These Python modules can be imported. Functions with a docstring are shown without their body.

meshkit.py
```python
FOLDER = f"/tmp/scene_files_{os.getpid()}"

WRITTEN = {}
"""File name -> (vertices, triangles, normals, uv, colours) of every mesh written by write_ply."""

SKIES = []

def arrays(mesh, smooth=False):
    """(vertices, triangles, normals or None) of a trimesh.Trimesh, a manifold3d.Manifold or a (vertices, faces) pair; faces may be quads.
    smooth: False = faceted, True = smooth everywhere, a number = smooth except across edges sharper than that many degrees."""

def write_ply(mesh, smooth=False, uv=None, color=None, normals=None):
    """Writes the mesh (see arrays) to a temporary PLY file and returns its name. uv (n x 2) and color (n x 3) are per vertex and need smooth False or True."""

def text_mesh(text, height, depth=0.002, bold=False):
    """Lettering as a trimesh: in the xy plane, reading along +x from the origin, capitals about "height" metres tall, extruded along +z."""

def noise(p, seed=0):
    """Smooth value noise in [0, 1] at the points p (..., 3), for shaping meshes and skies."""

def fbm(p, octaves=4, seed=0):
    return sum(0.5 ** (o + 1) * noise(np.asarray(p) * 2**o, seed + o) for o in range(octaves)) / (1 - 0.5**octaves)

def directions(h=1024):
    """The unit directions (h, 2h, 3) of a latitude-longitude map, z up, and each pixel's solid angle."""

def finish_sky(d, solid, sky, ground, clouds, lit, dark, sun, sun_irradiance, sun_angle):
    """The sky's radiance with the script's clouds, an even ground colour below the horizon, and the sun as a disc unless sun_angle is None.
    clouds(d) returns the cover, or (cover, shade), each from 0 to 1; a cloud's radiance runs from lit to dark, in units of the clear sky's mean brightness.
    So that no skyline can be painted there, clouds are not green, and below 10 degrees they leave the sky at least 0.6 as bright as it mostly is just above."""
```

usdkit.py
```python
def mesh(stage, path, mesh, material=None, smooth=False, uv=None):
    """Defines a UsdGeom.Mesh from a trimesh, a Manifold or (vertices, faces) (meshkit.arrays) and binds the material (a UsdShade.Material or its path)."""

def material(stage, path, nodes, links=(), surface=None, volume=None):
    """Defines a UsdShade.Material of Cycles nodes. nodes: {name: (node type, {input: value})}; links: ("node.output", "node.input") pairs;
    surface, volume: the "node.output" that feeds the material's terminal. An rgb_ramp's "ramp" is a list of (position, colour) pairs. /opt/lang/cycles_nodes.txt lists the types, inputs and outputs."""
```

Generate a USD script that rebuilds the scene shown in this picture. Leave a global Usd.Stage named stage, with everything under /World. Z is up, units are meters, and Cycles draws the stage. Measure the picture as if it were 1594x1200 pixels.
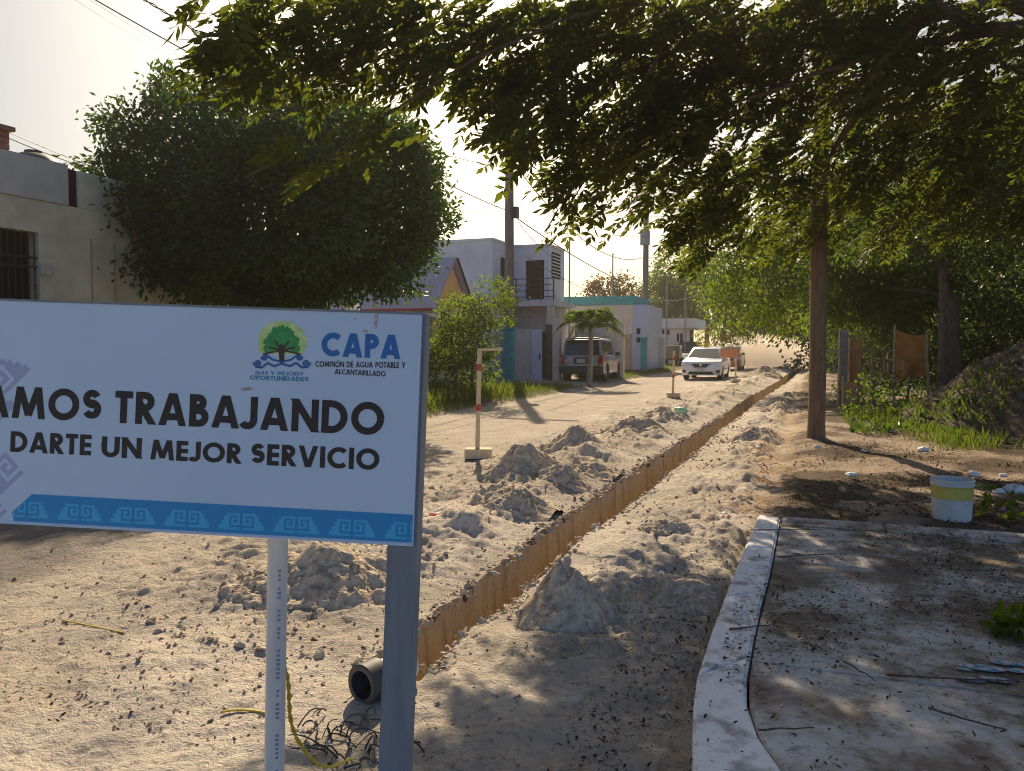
import math, random
import numpy as np, trimesh, usdkit, meshkit
from pxr import Usd, UsdGeom, UsdLux, UsdShade, Gf, Sdf, Vt
from shapely.geometry import Polygon, LineString, Point, box as sbox, MultiPolygon
from shapely.ops import unary_union
import shapely.affinity as aff
import manifold3d as m3
from manifold3d import Manifold, CrossSection

stage = Usd.Stage.CreateInMemory()
UsdGeom.SetStageUpAxis(stage, 'Z'); UsdGeom.SetStageMetersPerUnit(stage, 1.0)
UsdGeom.Xform.Define(stage, '/World'); UsdGeom.Scope.Define(stage, '/World/Looks')
R = np.random.default_rng(11); random.seed(5)
PI = math.pi
# ------------------------------------------------------------------ camera, sky, sun, exposure
F, W2, H2, EYE = 1250.0, 797.0, 600.0, 1.5
YAW, PITCH = math.radians(20.4), math.atan(62 / 1250)
r_ = np.array([math.cos(YAW), math.sin(YAW), 0]); f0 = np.array([-math.sin(YAW), math.cos(YAW), 0]); z_ = np.array([0, 0, 1.0])
f_ = f0 * math.cos(PITCH) - z_ * math.sin(PITCH); u_ = z_ * math.cos(PITCH) + f0 * math.sin(PITCH)
cam = UsdGeom.Camera.Define(stage, '/World/camera')
cam.CreateHorizontalApertureAttr(36.0); cam.CreateFocalLengthAttr(36.0 * F / 1594); cam.CreateClippingRangeAttr(Gf.Vec2f(0.05, 20000))
cm = Gf.Matrix4d(*[float(v) for row in ((*r_, 0), (*u_, 0), (*(-f_), 0), (0, 0, EYE, 1)) for v in row])
cam.AddTransformOp().Set(cm)
cam.CreateExposureAttr(0.64)
SUN_EL = math.radians(33.5); sd = np.array([-0.388, 0.92]); sd = sd / np.linalg.norm(sd)
SUN = np.array([*(sd * math.cos(SUN_EL)), math.sin(SUN_EL)]); SUN_ROT = math.atan2(SUN[0], SUN[1])
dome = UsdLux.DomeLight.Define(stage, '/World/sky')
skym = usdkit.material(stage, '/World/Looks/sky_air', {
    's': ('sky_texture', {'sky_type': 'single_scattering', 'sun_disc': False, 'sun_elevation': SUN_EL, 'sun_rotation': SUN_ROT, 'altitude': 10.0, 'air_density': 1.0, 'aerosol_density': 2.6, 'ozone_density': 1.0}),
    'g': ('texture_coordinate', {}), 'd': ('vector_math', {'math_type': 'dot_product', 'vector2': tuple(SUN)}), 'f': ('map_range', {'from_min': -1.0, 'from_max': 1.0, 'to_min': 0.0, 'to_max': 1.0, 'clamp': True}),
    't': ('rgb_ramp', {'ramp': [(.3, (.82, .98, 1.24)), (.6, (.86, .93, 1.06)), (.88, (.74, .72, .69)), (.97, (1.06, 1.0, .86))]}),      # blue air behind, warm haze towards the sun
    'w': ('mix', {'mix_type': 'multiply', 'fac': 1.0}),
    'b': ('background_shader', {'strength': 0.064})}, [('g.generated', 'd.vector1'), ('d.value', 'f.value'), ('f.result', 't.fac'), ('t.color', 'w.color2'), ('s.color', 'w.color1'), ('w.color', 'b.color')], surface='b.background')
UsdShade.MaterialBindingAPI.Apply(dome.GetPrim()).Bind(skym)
sun = UsdLux.DistantLight.Define(stage, '/World/sun')
sun.CreateIntensityAttr(1.25); sun.CreateAngleAttr(0.53); sun.CreateColorAttr(Gf.Vec3f(1.0, 0.80, 0.56)); sun.CreateNormalizeAttr(True)
sz = SUN; sx = np.cross([0, 0, 1.0], sz); sx /= np.linalg.norm(sx); sy = np.cross(sz, sx)
sun.AddTransformOp().Set(Gf.Matrix4d(*[float(v) for row in ((*sx, 0), (*sy, 0), (*sz, 0), (0, 0, 30, 1)) for v in row]))

# ------------------------------------------------------------------ helpers
def ray(px, py): return f_ + (px - W2) / F * r_ + (H2 - py) / F * u_
def at(px, py, d): return np.array([0, 0, EYE]) + ray(px, py) * d            # a point seen there, d metres ahead
def gnd(px, py, z=0.0): v = ray(px, py); return np.array([0, 0, EYE]) + v * ((z - EYE) / v[2])
def onx(px, py, X): v = ray(px, py); return np.array([0, 0, EYE]) + v * (X / v[0])
def ony(px, py, Y): v = ray(px, py); return np.array([0, 0, EYE]) + v * (Y / v[1])
used = {}
def uname(parent, name):
    k = (parent, name); n = used.get(k, 0); used[k] = n + 1
    return f'{parent}/{name}' if n == 0 else f'{parent}/{name}_{n:03d}'
def tag(p, label=None, cat=None, group=None, kind=None):
    for k, v in (('label', label), ('category', cat), ('group', group), ('kind', kind)):
        if v: p.SetCustomDataByKey(k, v)
class Thing:
    def __init__(s, name, label, cat, loc=(0, 0, 0), rz=0.0, group=None, kind=None):
        s.loc = np.array(loc, float); s.rz = rz
        s.x = UsdGeom.Xform.Define(stage, uname('/World', name)); s.path = str(s.x.GetPath()); s.prim = s.x.GetPrim()
        s.x.AddTranslateOp().Set(Gf.Vec3d(*map(float, s.loc)))
        if rz: s.x.AddRotateZOp().Set(math.degrees(rz))
        tag(s.prim, label, cat, group, kind)
    def part(s, name, g, mat, smooth=False, local=False, label=None, parent=None):
        v, f, n = meshkit.arrays(g)
        if not local:
            v = v - s.loc
            if s.rz:
                c, q = math.cos(-s.rz), math.sin(-s.rz); v = np.stack([v[:, 0] * c - v[:, 1] * q, v[:, 0] * q + v[:, 1] * c, v[:, 2]], 1)
        m = usdkit.mesh(stage, uname(parent or s.path, name), (v, f), mat, smooth=smooth)
        if label: m.GetPrim().SetCustomDataByKey('label', label)
        return m
def single(name, g, mat, label=None, cat=None, group=None, kind=None, smooth=False):
    m = usdkit.mesh(stage, uname('/World', name), g, mat, smooth=smooth); tag(m.GetPrim(), label, cat, group, kind); return m
cat_ = trimesh.util.concatenate
def bx(x0, x1, y0, y1, z0, z1):
    m = trimesh.creation.box([abs(x1 - x0), abs(y1 - y0), abs(z1 - z0)]); m.apply_translation([(x0 + x1) / 2, (y0 + y1) / 2, (z0 + z1) / 2]); return m
def cbox(sx, sy, sz, r=0.01, seg=8):
    r = min(r, sx / 2.1, sy / 2.1, sz / 2.1)
    c = Manifold.batch_hull([Manifold.sphere(r, seg).translate([a * (sx / 2 - r), b * (sy / 2 - r), e * (sz / 2 - r)]) for a in (-1, 1) for b in (-1, 1) for e in (-1, 1)])
    return tri(c)
def tri(m):
    q = m.to_mesh(); return trimesh.Trimesh(np.array(q.vert_properties[:, :3]), np.array(q.tri_verts), process=False)
def tube(pts, rad, sides=8, cap=True):
    p = np.asarray(pts, float); rad = np.broadcast_to(np.asarray(rad, float), (len(p),))
    t = np.gradient(p, axis=0); t /= np.linalg.norm(t, axis=1, keepdims=True) + 1e-12
    ref = np.array([1.0, 0.13, 0.07]) if abs(t[:, 2]).mean() > .6 else np.array([0.05, 0.1, 1.0])
    a = np.cross(t, ref); a /= np.linalg.norm(a, axis=1, keepdims=True) + 1e-9; b = np.cross(t, a)
    an = np.arange(sides) * 2 * PI / sides
    v = (p[:, None] + rad[:, None, None] * (np.cos(an)[None, :, None] * a[:, None] + np.sin(an)[None, :, None] * b[:, None])).reshape(-1, 3)
    n = len(p); i, j = np.meshgrid(np.arange(n - 1), np.arange(sides), indexing='ij')
    q = np.stack([i * sides + j, i * sides + (j + 1) % sides, (i + 1) * sides + (j + 1) % sides, (i + 1) * sides + j], -1).reshape(-1, 4)
    f = np.vstack([q[:, [0, 1, 2]], q[:, [0, 2, 3]]])
    if cap:
        k = np.arange(1, sides - 1); e = (n - 1) * sides
        f = np.vstack([f, np.stack([0 * k, k + 1, k], 1), np.stack([e + 0 * k, e + k, e + k + 1], 1)])
    return trimesh.Trimesh(v, f, process=False)
def cyl(p, rad, h, sides=20, r2=None):
    m = trimesh.creation.revolve([(0, 0), (rad, 0), (rad if r2 is None else r2, h), (0, h)], sections=sides); m.apply_translation(p); return m
def bez(pts, n=12):
    p = np.asarray(pts, float); t = np.linspace(0, len(p) - 1, n)
    from scipy.interpolate import CubicSpline
    return CubicSpline(np.arange(len(p)), p)(t) if len(p) > 2 else np.array([np.interp(t, np.arange(len(p)), p[:, k]) for k in range(3)]).T
def xf(m, rz=0.0, loc=(0, 0, 0), rx=0.0, ry=0.0, s=1.0):
    m = m.copy(); T = trimesh.transformations
    m.apply_transform(T.translation_matrix(loc) @ T.euler_matrix(rx, ry, rz, 'sxyz') @ np.diag([s, s, s, 1.0])); return m
def fb(x, y, sc, o=4, seed=0):
    return meshkit.fbm(np.stack([np.asarray(x) * sc, np.asarray(y) * sc, np.zeros_like(np.asarray(x, float))], -1), o, seed) - .5
def sstep(a, b, x): t = np.clip((x - a) / (b - a), 0, 1); return t * t * (3 - 2 * t)

# ------------------------------------------------------------------ materials
LK = '/World/Looks/'
def mat(name, c, c2=None, sc=6.0, detail=5.0, rough=.8, bump=0.0, bsc=40.0, metallic=0.0, spec=.4, lo=.35, hi=.65, coat=0.0, stretch=None):
    n = {'p': ('principled_bsdf', {'roughness': rough, 'metallic': metallic, 'specular_ior_level': spec, 'coat_weight': coat, 'base_color': c})}; L = []
    n['g'] = ('texture_coordinate', {}); src = 'g.object'
    if stretch: n['mp'] = ('mapping', {'scale': stretch}); L.append(('g.object', 'mp.vector')); src = 'mp.vector'
    if c2 is not None:
        n['n'] = ('noise_texture', {'scale': sc, 'detail': detail, 'roughness': .6}); n['r'] = ('rgb_ramp', {'ramp': [(lo, c), (hi, c2)]})
        L += [(src, 'n.vector'), ('n.fac', 'r.fac'), ('r.color', 'p.base_color')]
    if bump:
        n['bn'] = ('noise_texture', {'scale': bsc, 'detail': 4.0}); n['b'] = ('bump', {'strength': bump, 'distance': .02})
        L += [(src, 'bn.vector'), ('bn.fac', 'b.height'), ('b.normal', 'p.normal')]
    return usdkit.material(stage, LK + name, n, L, surface='p.BSDF')
def leafmat(name, cols, trans, w=.45, rough=.6, spec=.12):
    n = {'g': ('geometry', {}), 'r': ('rgb_ramp', {'ramp': [(i / (len(cols) - 1), c) for i, c in enumerate(cols)]}),
         'r2': ('rgb_ramp', {'ramp': [(i / (len(trans) - 1), c) for i, c in enumerate(trans)]}),
         'p': ('principled_bsdf', {'roughness': rough, 'specular_ior_level': spec}), 't': ('translucent_bsdf', {}), 'm': ('mix_closure', {'fac': w})}
    return usdkit.material(stage, LK + name, n, [('g.random_per_island', 'r.fac'), ('g.random_per_island', 'r2.fac'), ('r.color', 'p.base_color'), ('r2.color', 't.color'), ('p.BSDF', 'm.closure1'), ('t.BSDF', 'm.closure2')], surface='m.closure')
M = {}
# soil: the albedo of each patch of ground is carried by the mesh, the grain comes from noise
M['soil'] = usdkit.material(stage, LK + 'soil', {
    'a': ('attribute', {'attribute': 'soil'}), 'g': ('geometry', {}),
    'n1': ('noise_texture', {'scale': 2.2, 'detail': 8.0, 'roughness': .65}), 'n2': ('noise_texture', {'scale': 26.0, 'detail': 6.0, 'roughness': .7}), 'n3': ('noise_texture', {'scale': 90.0, 'detail': 3.0, 'roughness': .6}),
    'r1': ('rgb_ramp', {'ramp': [(.3, (.74, .73, .73)), (.5, (1, 1, 1)), (.7, (1.12, 1.08, 1.02))]}),
    'r2': ('rgb_ramp', {'ramp': [(.30, (.34, .32, .31)), (.41, (.80, .79, .78)), (.50, (1.0, 1.0, 1.0)), (.75, (1.16, 1.15, 1.13))]}),
    'm1': ('mix', {'mix_type': 'multiply', 'fac': 1.0}), 'm2': ('mix', {'mix_type': 'multiply', 'fac': .85}),
    'ad': ('math', {'math_type': 'multiply_add', 'value2': .6}),
    'b': ('bump', {'strength': 1.0, 'distance': .05}), 'p': ('principled_bsdf', {'roughness': .95, 'specular_ior_level': .15})},
    [('g.position', 'n1.vector'), ('g.position', 'n2.vector'), ('g.position', 'n3.vector'), ('n1.fac', 'r1.fac'), ('n2.fac', 'r2.fac'), ('a.color', 'm1.color1'), ('r1.color', 'm1.color2'), ('m1.color', 'm2.color1'), ('r2.color', 'm2.color2'),
     ('m2.color', 'p.base_color'), ('n3.fac', 'ad.value1'), ('n2.fac', 'ad.value3'), ('ad.value', 'b.height'), ('b.normal', 'p.normal')], surface='p.BSDF')
M['mound'] = mat('mound_soil', (.28, .23, .17), (.52, .435, .335), sc=24, detail=8, rough=.95, bump=1.0, bsc=45, spec=.1, lo=.33, hi=.6)
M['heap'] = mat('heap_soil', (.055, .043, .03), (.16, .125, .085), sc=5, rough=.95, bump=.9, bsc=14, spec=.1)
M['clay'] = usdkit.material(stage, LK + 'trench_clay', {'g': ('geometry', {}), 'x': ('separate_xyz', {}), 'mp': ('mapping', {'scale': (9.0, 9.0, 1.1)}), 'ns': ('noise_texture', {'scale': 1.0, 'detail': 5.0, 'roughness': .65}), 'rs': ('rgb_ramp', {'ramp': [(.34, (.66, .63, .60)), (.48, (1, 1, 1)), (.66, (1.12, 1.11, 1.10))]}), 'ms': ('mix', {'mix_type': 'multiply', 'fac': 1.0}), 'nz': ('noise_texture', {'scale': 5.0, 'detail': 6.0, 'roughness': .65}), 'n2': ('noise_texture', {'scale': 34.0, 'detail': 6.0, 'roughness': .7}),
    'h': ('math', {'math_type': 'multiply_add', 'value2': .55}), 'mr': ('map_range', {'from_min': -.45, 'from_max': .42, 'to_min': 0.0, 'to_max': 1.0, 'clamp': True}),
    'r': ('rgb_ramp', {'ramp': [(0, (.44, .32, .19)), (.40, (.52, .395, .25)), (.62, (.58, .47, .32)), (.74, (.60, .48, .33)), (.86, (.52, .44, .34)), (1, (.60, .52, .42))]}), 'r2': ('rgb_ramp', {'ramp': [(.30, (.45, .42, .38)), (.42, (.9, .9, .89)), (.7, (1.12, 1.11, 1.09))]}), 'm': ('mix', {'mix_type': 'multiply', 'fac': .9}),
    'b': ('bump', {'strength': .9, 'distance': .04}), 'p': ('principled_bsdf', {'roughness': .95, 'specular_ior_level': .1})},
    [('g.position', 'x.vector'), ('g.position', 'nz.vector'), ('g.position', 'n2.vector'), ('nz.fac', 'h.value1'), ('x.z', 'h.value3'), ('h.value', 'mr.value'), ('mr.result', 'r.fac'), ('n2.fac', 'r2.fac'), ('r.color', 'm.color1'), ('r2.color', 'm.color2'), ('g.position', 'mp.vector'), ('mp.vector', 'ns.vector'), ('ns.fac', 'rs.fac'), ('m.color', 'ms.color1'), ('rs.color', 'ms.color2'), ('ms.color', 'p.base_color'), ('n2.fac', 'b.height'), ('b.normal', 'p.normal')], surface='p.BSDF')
M['concrete'] = usdkit.material(stage, LK + 'sidewalk_concrete', {'g': ('geometry', {}), 'n1': ('noise_texture', {'scale': 1.7, 'detail': 10.0, 'roughness': .68}), 'n2': ('noise_texture', {'scale': 21.0, 'detail': 8.0, 'roughness': .7}), 'n3': ('noise_texture', {'scale': 120.0, 'detail': 3.0}),
    'r1': ('rgb_ramp', {'ramp': [(.34, (.13, .10, .07)), (.46, (.26, .215, .165)), (.54, (.50, .475, .435)), (.66, (.64, .62, .585)), (.8, (.74, .725, .69))]}), 'r2': ('rgb_ramp', {'ramp': [(.33, (.30, .27, .23)), (.45, (.88, .87, .86)), (.7, (1.06, 1.06, 1.06))]}), 'm': ('mix', {'mix_type': 'multiply', 'fac': .9}),
    'ad': ('math', {'math_type': 'multiply_add', 'value2': .4}), 'b': ('bump', {'strength': .5, 'distance': .012}), 'p': ('principled_bsdf', {'roughness': .92, 'specular_ior_level': .2})},
    [('g.position', 'n1.vector'), ('g.position', 'n2.vector'), ('g.position', 'n3.vector'), ('n1.fac', 'r1.fac'), ('n2.fac', 'r2.fac'), ('r1.color', 'm.color1'), ('r2.color', 'm.color2'), ('m.color', 'p.base_color'), ('n3.fac', 'ad.value1'), ('n2.fac', 'ad.value3'), ('ad.value', 'b.height'), ('b.normal', 'p.normal')], surface='p.BSDF')
M['kerbpaint'] = mat('kerb_white_paint', (.36, .35, .335), (.80, .80, .79), sc=7, detail=12, rough=.8, bump=.35, bsc=50, lo=.36, hi=.50)
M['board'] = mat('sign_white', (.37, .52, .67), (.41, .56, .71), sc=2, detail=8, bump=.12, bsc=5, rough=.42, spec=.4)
M['ink'] = mat('ink_black', (.012, .012, .014), rough=.5)
M['blue'] = mat('ink_blue', (.01, .13, .38), rough=.5)
M['band'] = mat('band_blue', (.004, .22, .50), rough=.5); M['band2'] = mat('band_light_blue', (.03, .36, .64), rough=.5)
M['pink'] = mat('fret_lilac', (.29, .35, .53), rough=.5)
M['glow'] = mat('emblem_lime', (.33, .52, .10), (.52, .66, .34), sc=40, rough=.5); M['emgreen'] = mat('emblem_green', (.015, .20, .05), (.05, .33, .08), sc=120, rough=.5)
M['embrown'] = mat('emblem_trunk', (.05, .03, .02), rough=.5); M['swirl'] = mat('emblem_swirl', (.01, .10, .30), rough=.5); M['oport'] = mat('emblem_text', (.04, .22, .38), rough=.5)
M['smudge'] = mat('grime', (.20, .20, .22), (.5, .5, .5), sc=60, rough=.8)
M['steel'] = mat('post_blue_grey', (.12, .15, .175), (.17, .205, .235), sc=6, rough=.5, spec=.4, stretch=(4, 4, .6))
M['pvc'] = mat('pvc_white', (.50, .50, .48), (.66, .66, .64), sc=5, rough=.45, stretch=(3, 3, .5)); M['pvcink'] = mat('pvc_print', (.22, .25, .33), rough=.6)
M['pipe'] = mat('pipe_grey', (.03, .032, .034), (.06, .06, .06), sc=8, rough=.6); M['pipew'] = mat('pipe_white', (.5, .49, .46), (.62, .6, .57), sc=8, rough=.5)
M['yellow'] = mat('rope_yellow', (.55, .40, .04), rough=.6)
M['black'] = mat('black_plastic', (.015, .015, .016), (.04, .04, .04), sc=20, rough=.45)
M['rubber'] = mat('tyre_rubber', (.015, .015, .015), rough=.8); M['rim'] = mat('wheel_rim', (.35, .35, .36), rough=.35, metallic=.7)
M['glass'] = mat('dark_glass', (.012, .016, .018), rough=.06, spec=.8); M['chrome'] = mat('chrome', (.6, .6, .6), rough=.15, metallic=1.0)
M['lampred'] = mat('lamp_red', (.22, .01, .01), rough=.2, coat=.5); M['lampw'] = mat('lamp_clear', (.6, .62, .65), rough=.1, coat=.6)
M['silver'] = mat('paint_grey', (.30, .29, .28), rough=.35, metallic=.5, coat=.5); M['clad'] = mat('grey_cladding', (.045, .045, .045), rough=.7)
M['white'] = mat('paint_white', (.68, .69, .71), rough=.3, coat=.6); M['orange'] = mat('paint_orange', (.50, .11, .03), rough=.35, coat=.5); M['darkcar'] = mat('paint_dark', (.03, .032, .035), rough=.35, coat=.5)
M['plate'] = mat('number_plate', (.45, .46, .42), rough=.5)
M['cream'] = mat('wall_cream', (.42, .385, .26), (.62, .57, .41), sc=1.1, detail=10, rough=.9, bump=.15, bsc=30); M['cream2'] = mat('wall_cream_band', (.40, .385, .34), (.48, .46, .40), sc=2, detail=8, rough=.9)
M['stain'] = mat('rust_stain', (.34, .25, .17), rough=.9)
M['greywall'] = mat('wall_grey', (.46, .48, .51), (.60, .62, .64), sc=.9, detail=9, rough=.9); M['greyblock'] = mat('wall_block', (.42, .40, .38), (.52, .50, .48), sc=3, rough=.95, bump=.4)
M['beige'] = mat('wall_beige', (.50, .44, .36), (.58, .52, .44), sc=1.5, rough=.9); M['whitewall'] = mat('wall_white', (.58, .58, .58), (.68, .68, .67), sc=1, rough=.9); M['bluewall'] = mat('wall_pale_blue', (.36, .42, .55), (.42, .48, .60), sc=2, rough=.9)
M['teal'] = mat('teal_paint', (.01, .19, .24), (.03, .30, .34), sc=5, rough=.7); M['tealband'] = mat('teal_band', (.06, .30, .29), rough=.8); M['gable'] = mat('wall_orange', (.74, .42, .15), (.80, .50, .20), sc=3, rough=.9)
M['roofp'] = mat('roof_lilac', (.30, .275, .34), (.37, .335, .40), sc=2, rough=.8, stretch=(6, .6, 1)); M['red'] = mat('trim_red', (.30, .05, .04), rough=.7)
M['gatewood'] = mat('gate_tan', (.40, .30, .20), rough=.8); M['dark'] = mat('dark_opening', (.010, .010, .011), rough=.8, spec=.1); M['iron'] = mat('iron_bars', (.02, .018, .016), rough=.6, spec=.4)
M['brick'] = mat('brick', (.20, .09, .06), (.28, .13, .09), sc=10, rough=.9); M['tank'] = mat('tank_black', (.06, .06, .065), rough=.6)
M['pole'] = mat('pole_concrete', (.13, .10, .085), (.20, .16, .135), sc=4, rough=.9, stretch=(3, 3, .5)); M['wood'] = mat('pole_wood', (.115, .075, .046), (.20, .132, .083), sc=3.5, detail=10, rough=.92, bump=.6, bsc=34, stretch=(4, 4, .8))
M['bark'] = mat('bark', (.075, .05, .035), (.16, .11, .08), sc=7, rough=.95, bump=.9, bsc=25, stretch=(3, 3, .8)); M['barkd'] = mat('bark_dark', (.045, .028, .018), (.10, .06, .04), sc=7, rough=.95, bump=.9, bsc=25, stretch=(3, 3, .8)); M['palmbark'] = mat('palm_bark', (.16, .14, .11), (.26, .23, .18), sc=20, rough=.95, stretch=(1, 1, 3))
M['timber'] = mat('marker_wood', (.46, .36, .22), (.60, .48, .31), sc=9, rough=.85, stretch=(4, 4, .6)); M['redtape'] = mat('tape_red', (.36, .06, .03), rough=.6); M['orangeb'] = mat('board_orange', (.55, .24, .12), rough=.7)
M['bucket'] = mat('bucket_white', (.46, .46, .44), (.58, .58, .56), sc=6, rough=.5); M['byellow'] = mat('bucket_yellow', (.46, .38, .06), (.54, .46, .10), sc=9, rough=.5)
M['bag'] = mat('plastic_bag', (.58, .58, .58), (.72, .72, .72), sc=9, rough=.4); M['bagg'] = mat('plastic_bag_green', (.18, .50, .25), (.50, .68, .50), sc=14, rough=.35); M['pinkp'] = mat('wrapper_pink', (.32, .14, .14), rough=.6); M['redp'] = mat('wrapper_red', (.55, .05, .03), rough=.5)
M['tarp'] = mat('tarp_orange', (.32, .13, .025), (.45, .20, .045), sc=3, rough=.85); M['zinc'] = mat('sheet_zinc', (.36, .33, .29), (.46, .43, .38), sc=5, rough=.5, metallic=.3); M['rust'] = mat('sheet_orange', (.50, .24, .09), (.60, .33, .15), sc=4, rough=.85)
M['bamboo'] = mat('stick_pale', (.28, .22, .11), (.38, .31, .17), sc=8, rough=.8); M['wire'] = mat('wire_black', (.02, .02, .02), rough=.6); M['paint_blue'] = mat('spray_blue', (.06, .22, .33), (.48, .47, .44), sc=30, detail=10, rough=.9, lo=.42, hi=.56)
M['cone'] = mat('cone_orange', (.6, .10, .02), rough=.6); M['transf'] = mat('transformer_grey', (.25, .25, .25), rough=.5)
M['stone'] = mat('clod', (.20, .155, .11), (.36, .29, .21), sc=30, rough=.95); M['clodd'] = mat('clod_dark', (.06, .05, .04), (.16, .125, .09), sc=30, rough=.95)
M['litter'] = leafmat('dry_leaf', [(.045, .03, .018), (.13, .075, .04), (.26, .13, .06), (.07, .045, .03), (.20, .14, .08)], [(.15, .08, .03), (.2, .1, .04)], w=.12, rough=.8)
M['leaf_canopy'] = leafmat('leaf_canopy', [(.032, .046, .012), (.052, .068, .017), (.075, .072, .024)], [(.13, .16, .012), (.35, .36, .03), (.50, .42, .05)], w=.52)
M['leaf_ficus'] = leafmat('leaf_ficus', [(.028, .060, .017), (.050, .098, .026), (.078, .125, .032)], [(.09, .19, .016), (.20, .31, .035)], w=.38, rough=.4, spec=.4)
M['leaf_bright'] = leafmat('leaf_bright', [(.035, .06, .010), (.06, .095, .014), (.10, .12, .018)], [(.20, .30, .015), (.36, .40, .025), (.50, .44, .03)], w=.5)
M['leaf_mid'] = leafmat('leaf_mid', [(.028, .055, .013), (.05, .085, .018), (.07, .10, .02)], [(.16, .25, .02), (.28, .34, .03)], w=.45)
M['leaf_dark'] = leafmat('leaf_dark', [(.022, .045, .013), (.042, .072, .018), (.06, .085, .02)], [(.12, .20, .018), (.26, .34, .03)], w=.42, rough=.4, spec=.35)
M['leaf_yellow'] = leafmat('leaf_yellow', [(.09, .09, .014), (.16, .13, .02), (.20, .15, .02)], [(.40, .38, .03), (.5, .38, .04)], w=.45)
M['leaf_brown'] = leafmat('leaf_far_brown', [(.07, .05, .025), (.09, .07, .03)], [(.2, .15, .05), (.22, .18, .05)], w=.35)
M['grass'] = leafmat('grass_blade', [(.05, .09, .016), (.09, .14, .022), (.15, .16, .04)], [(.25, .34, .03), (.34, .38, .05)], w=.4)

# ------------------------------------------------------------------ ground: one sheet to the horizon, trench cut through it
def pl(pts): a = np.array([gnd(*p)[:2] for p in pts]); return a[np.argsort(a[:, 1])]
TL = pl([(644, 1000), (742, 920), (822, 866), (885, 814), (947, 772), (1037, 711), (1089, 678), (1142, 640), (1168, 621), (1213, 595)])
TR_ = pl([(657, 1056), (728, 985), (770, 950), (885, 862), (916, 832), (970, 795), (1054, 730), (1112, 678), (1161, 640), (1186, 621), (1226, 595)])
Y0 = float(TR_[0, 1]) - .02; Y1 = 60.0
def xl(Y): return -.11 + np.interp(Y, np.r_[0, TL[:, 1], 70], np.r_[TL[0, 0], TL[:, 0], TL[-1, 0] + .6])
def xr(Y): return np.maximum(np.interp(Y, np.r_[0, TR_[:, 1], 70], np.r_[TR_[0, 0], TR_[:, 0], TL[-1, 0] + 1.0]), xl(Y) + .22)
KX = -.45; KY = float(gnd(1181, 801, .13)[1])            # kerb line and the far end of the sidewalk
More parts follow.
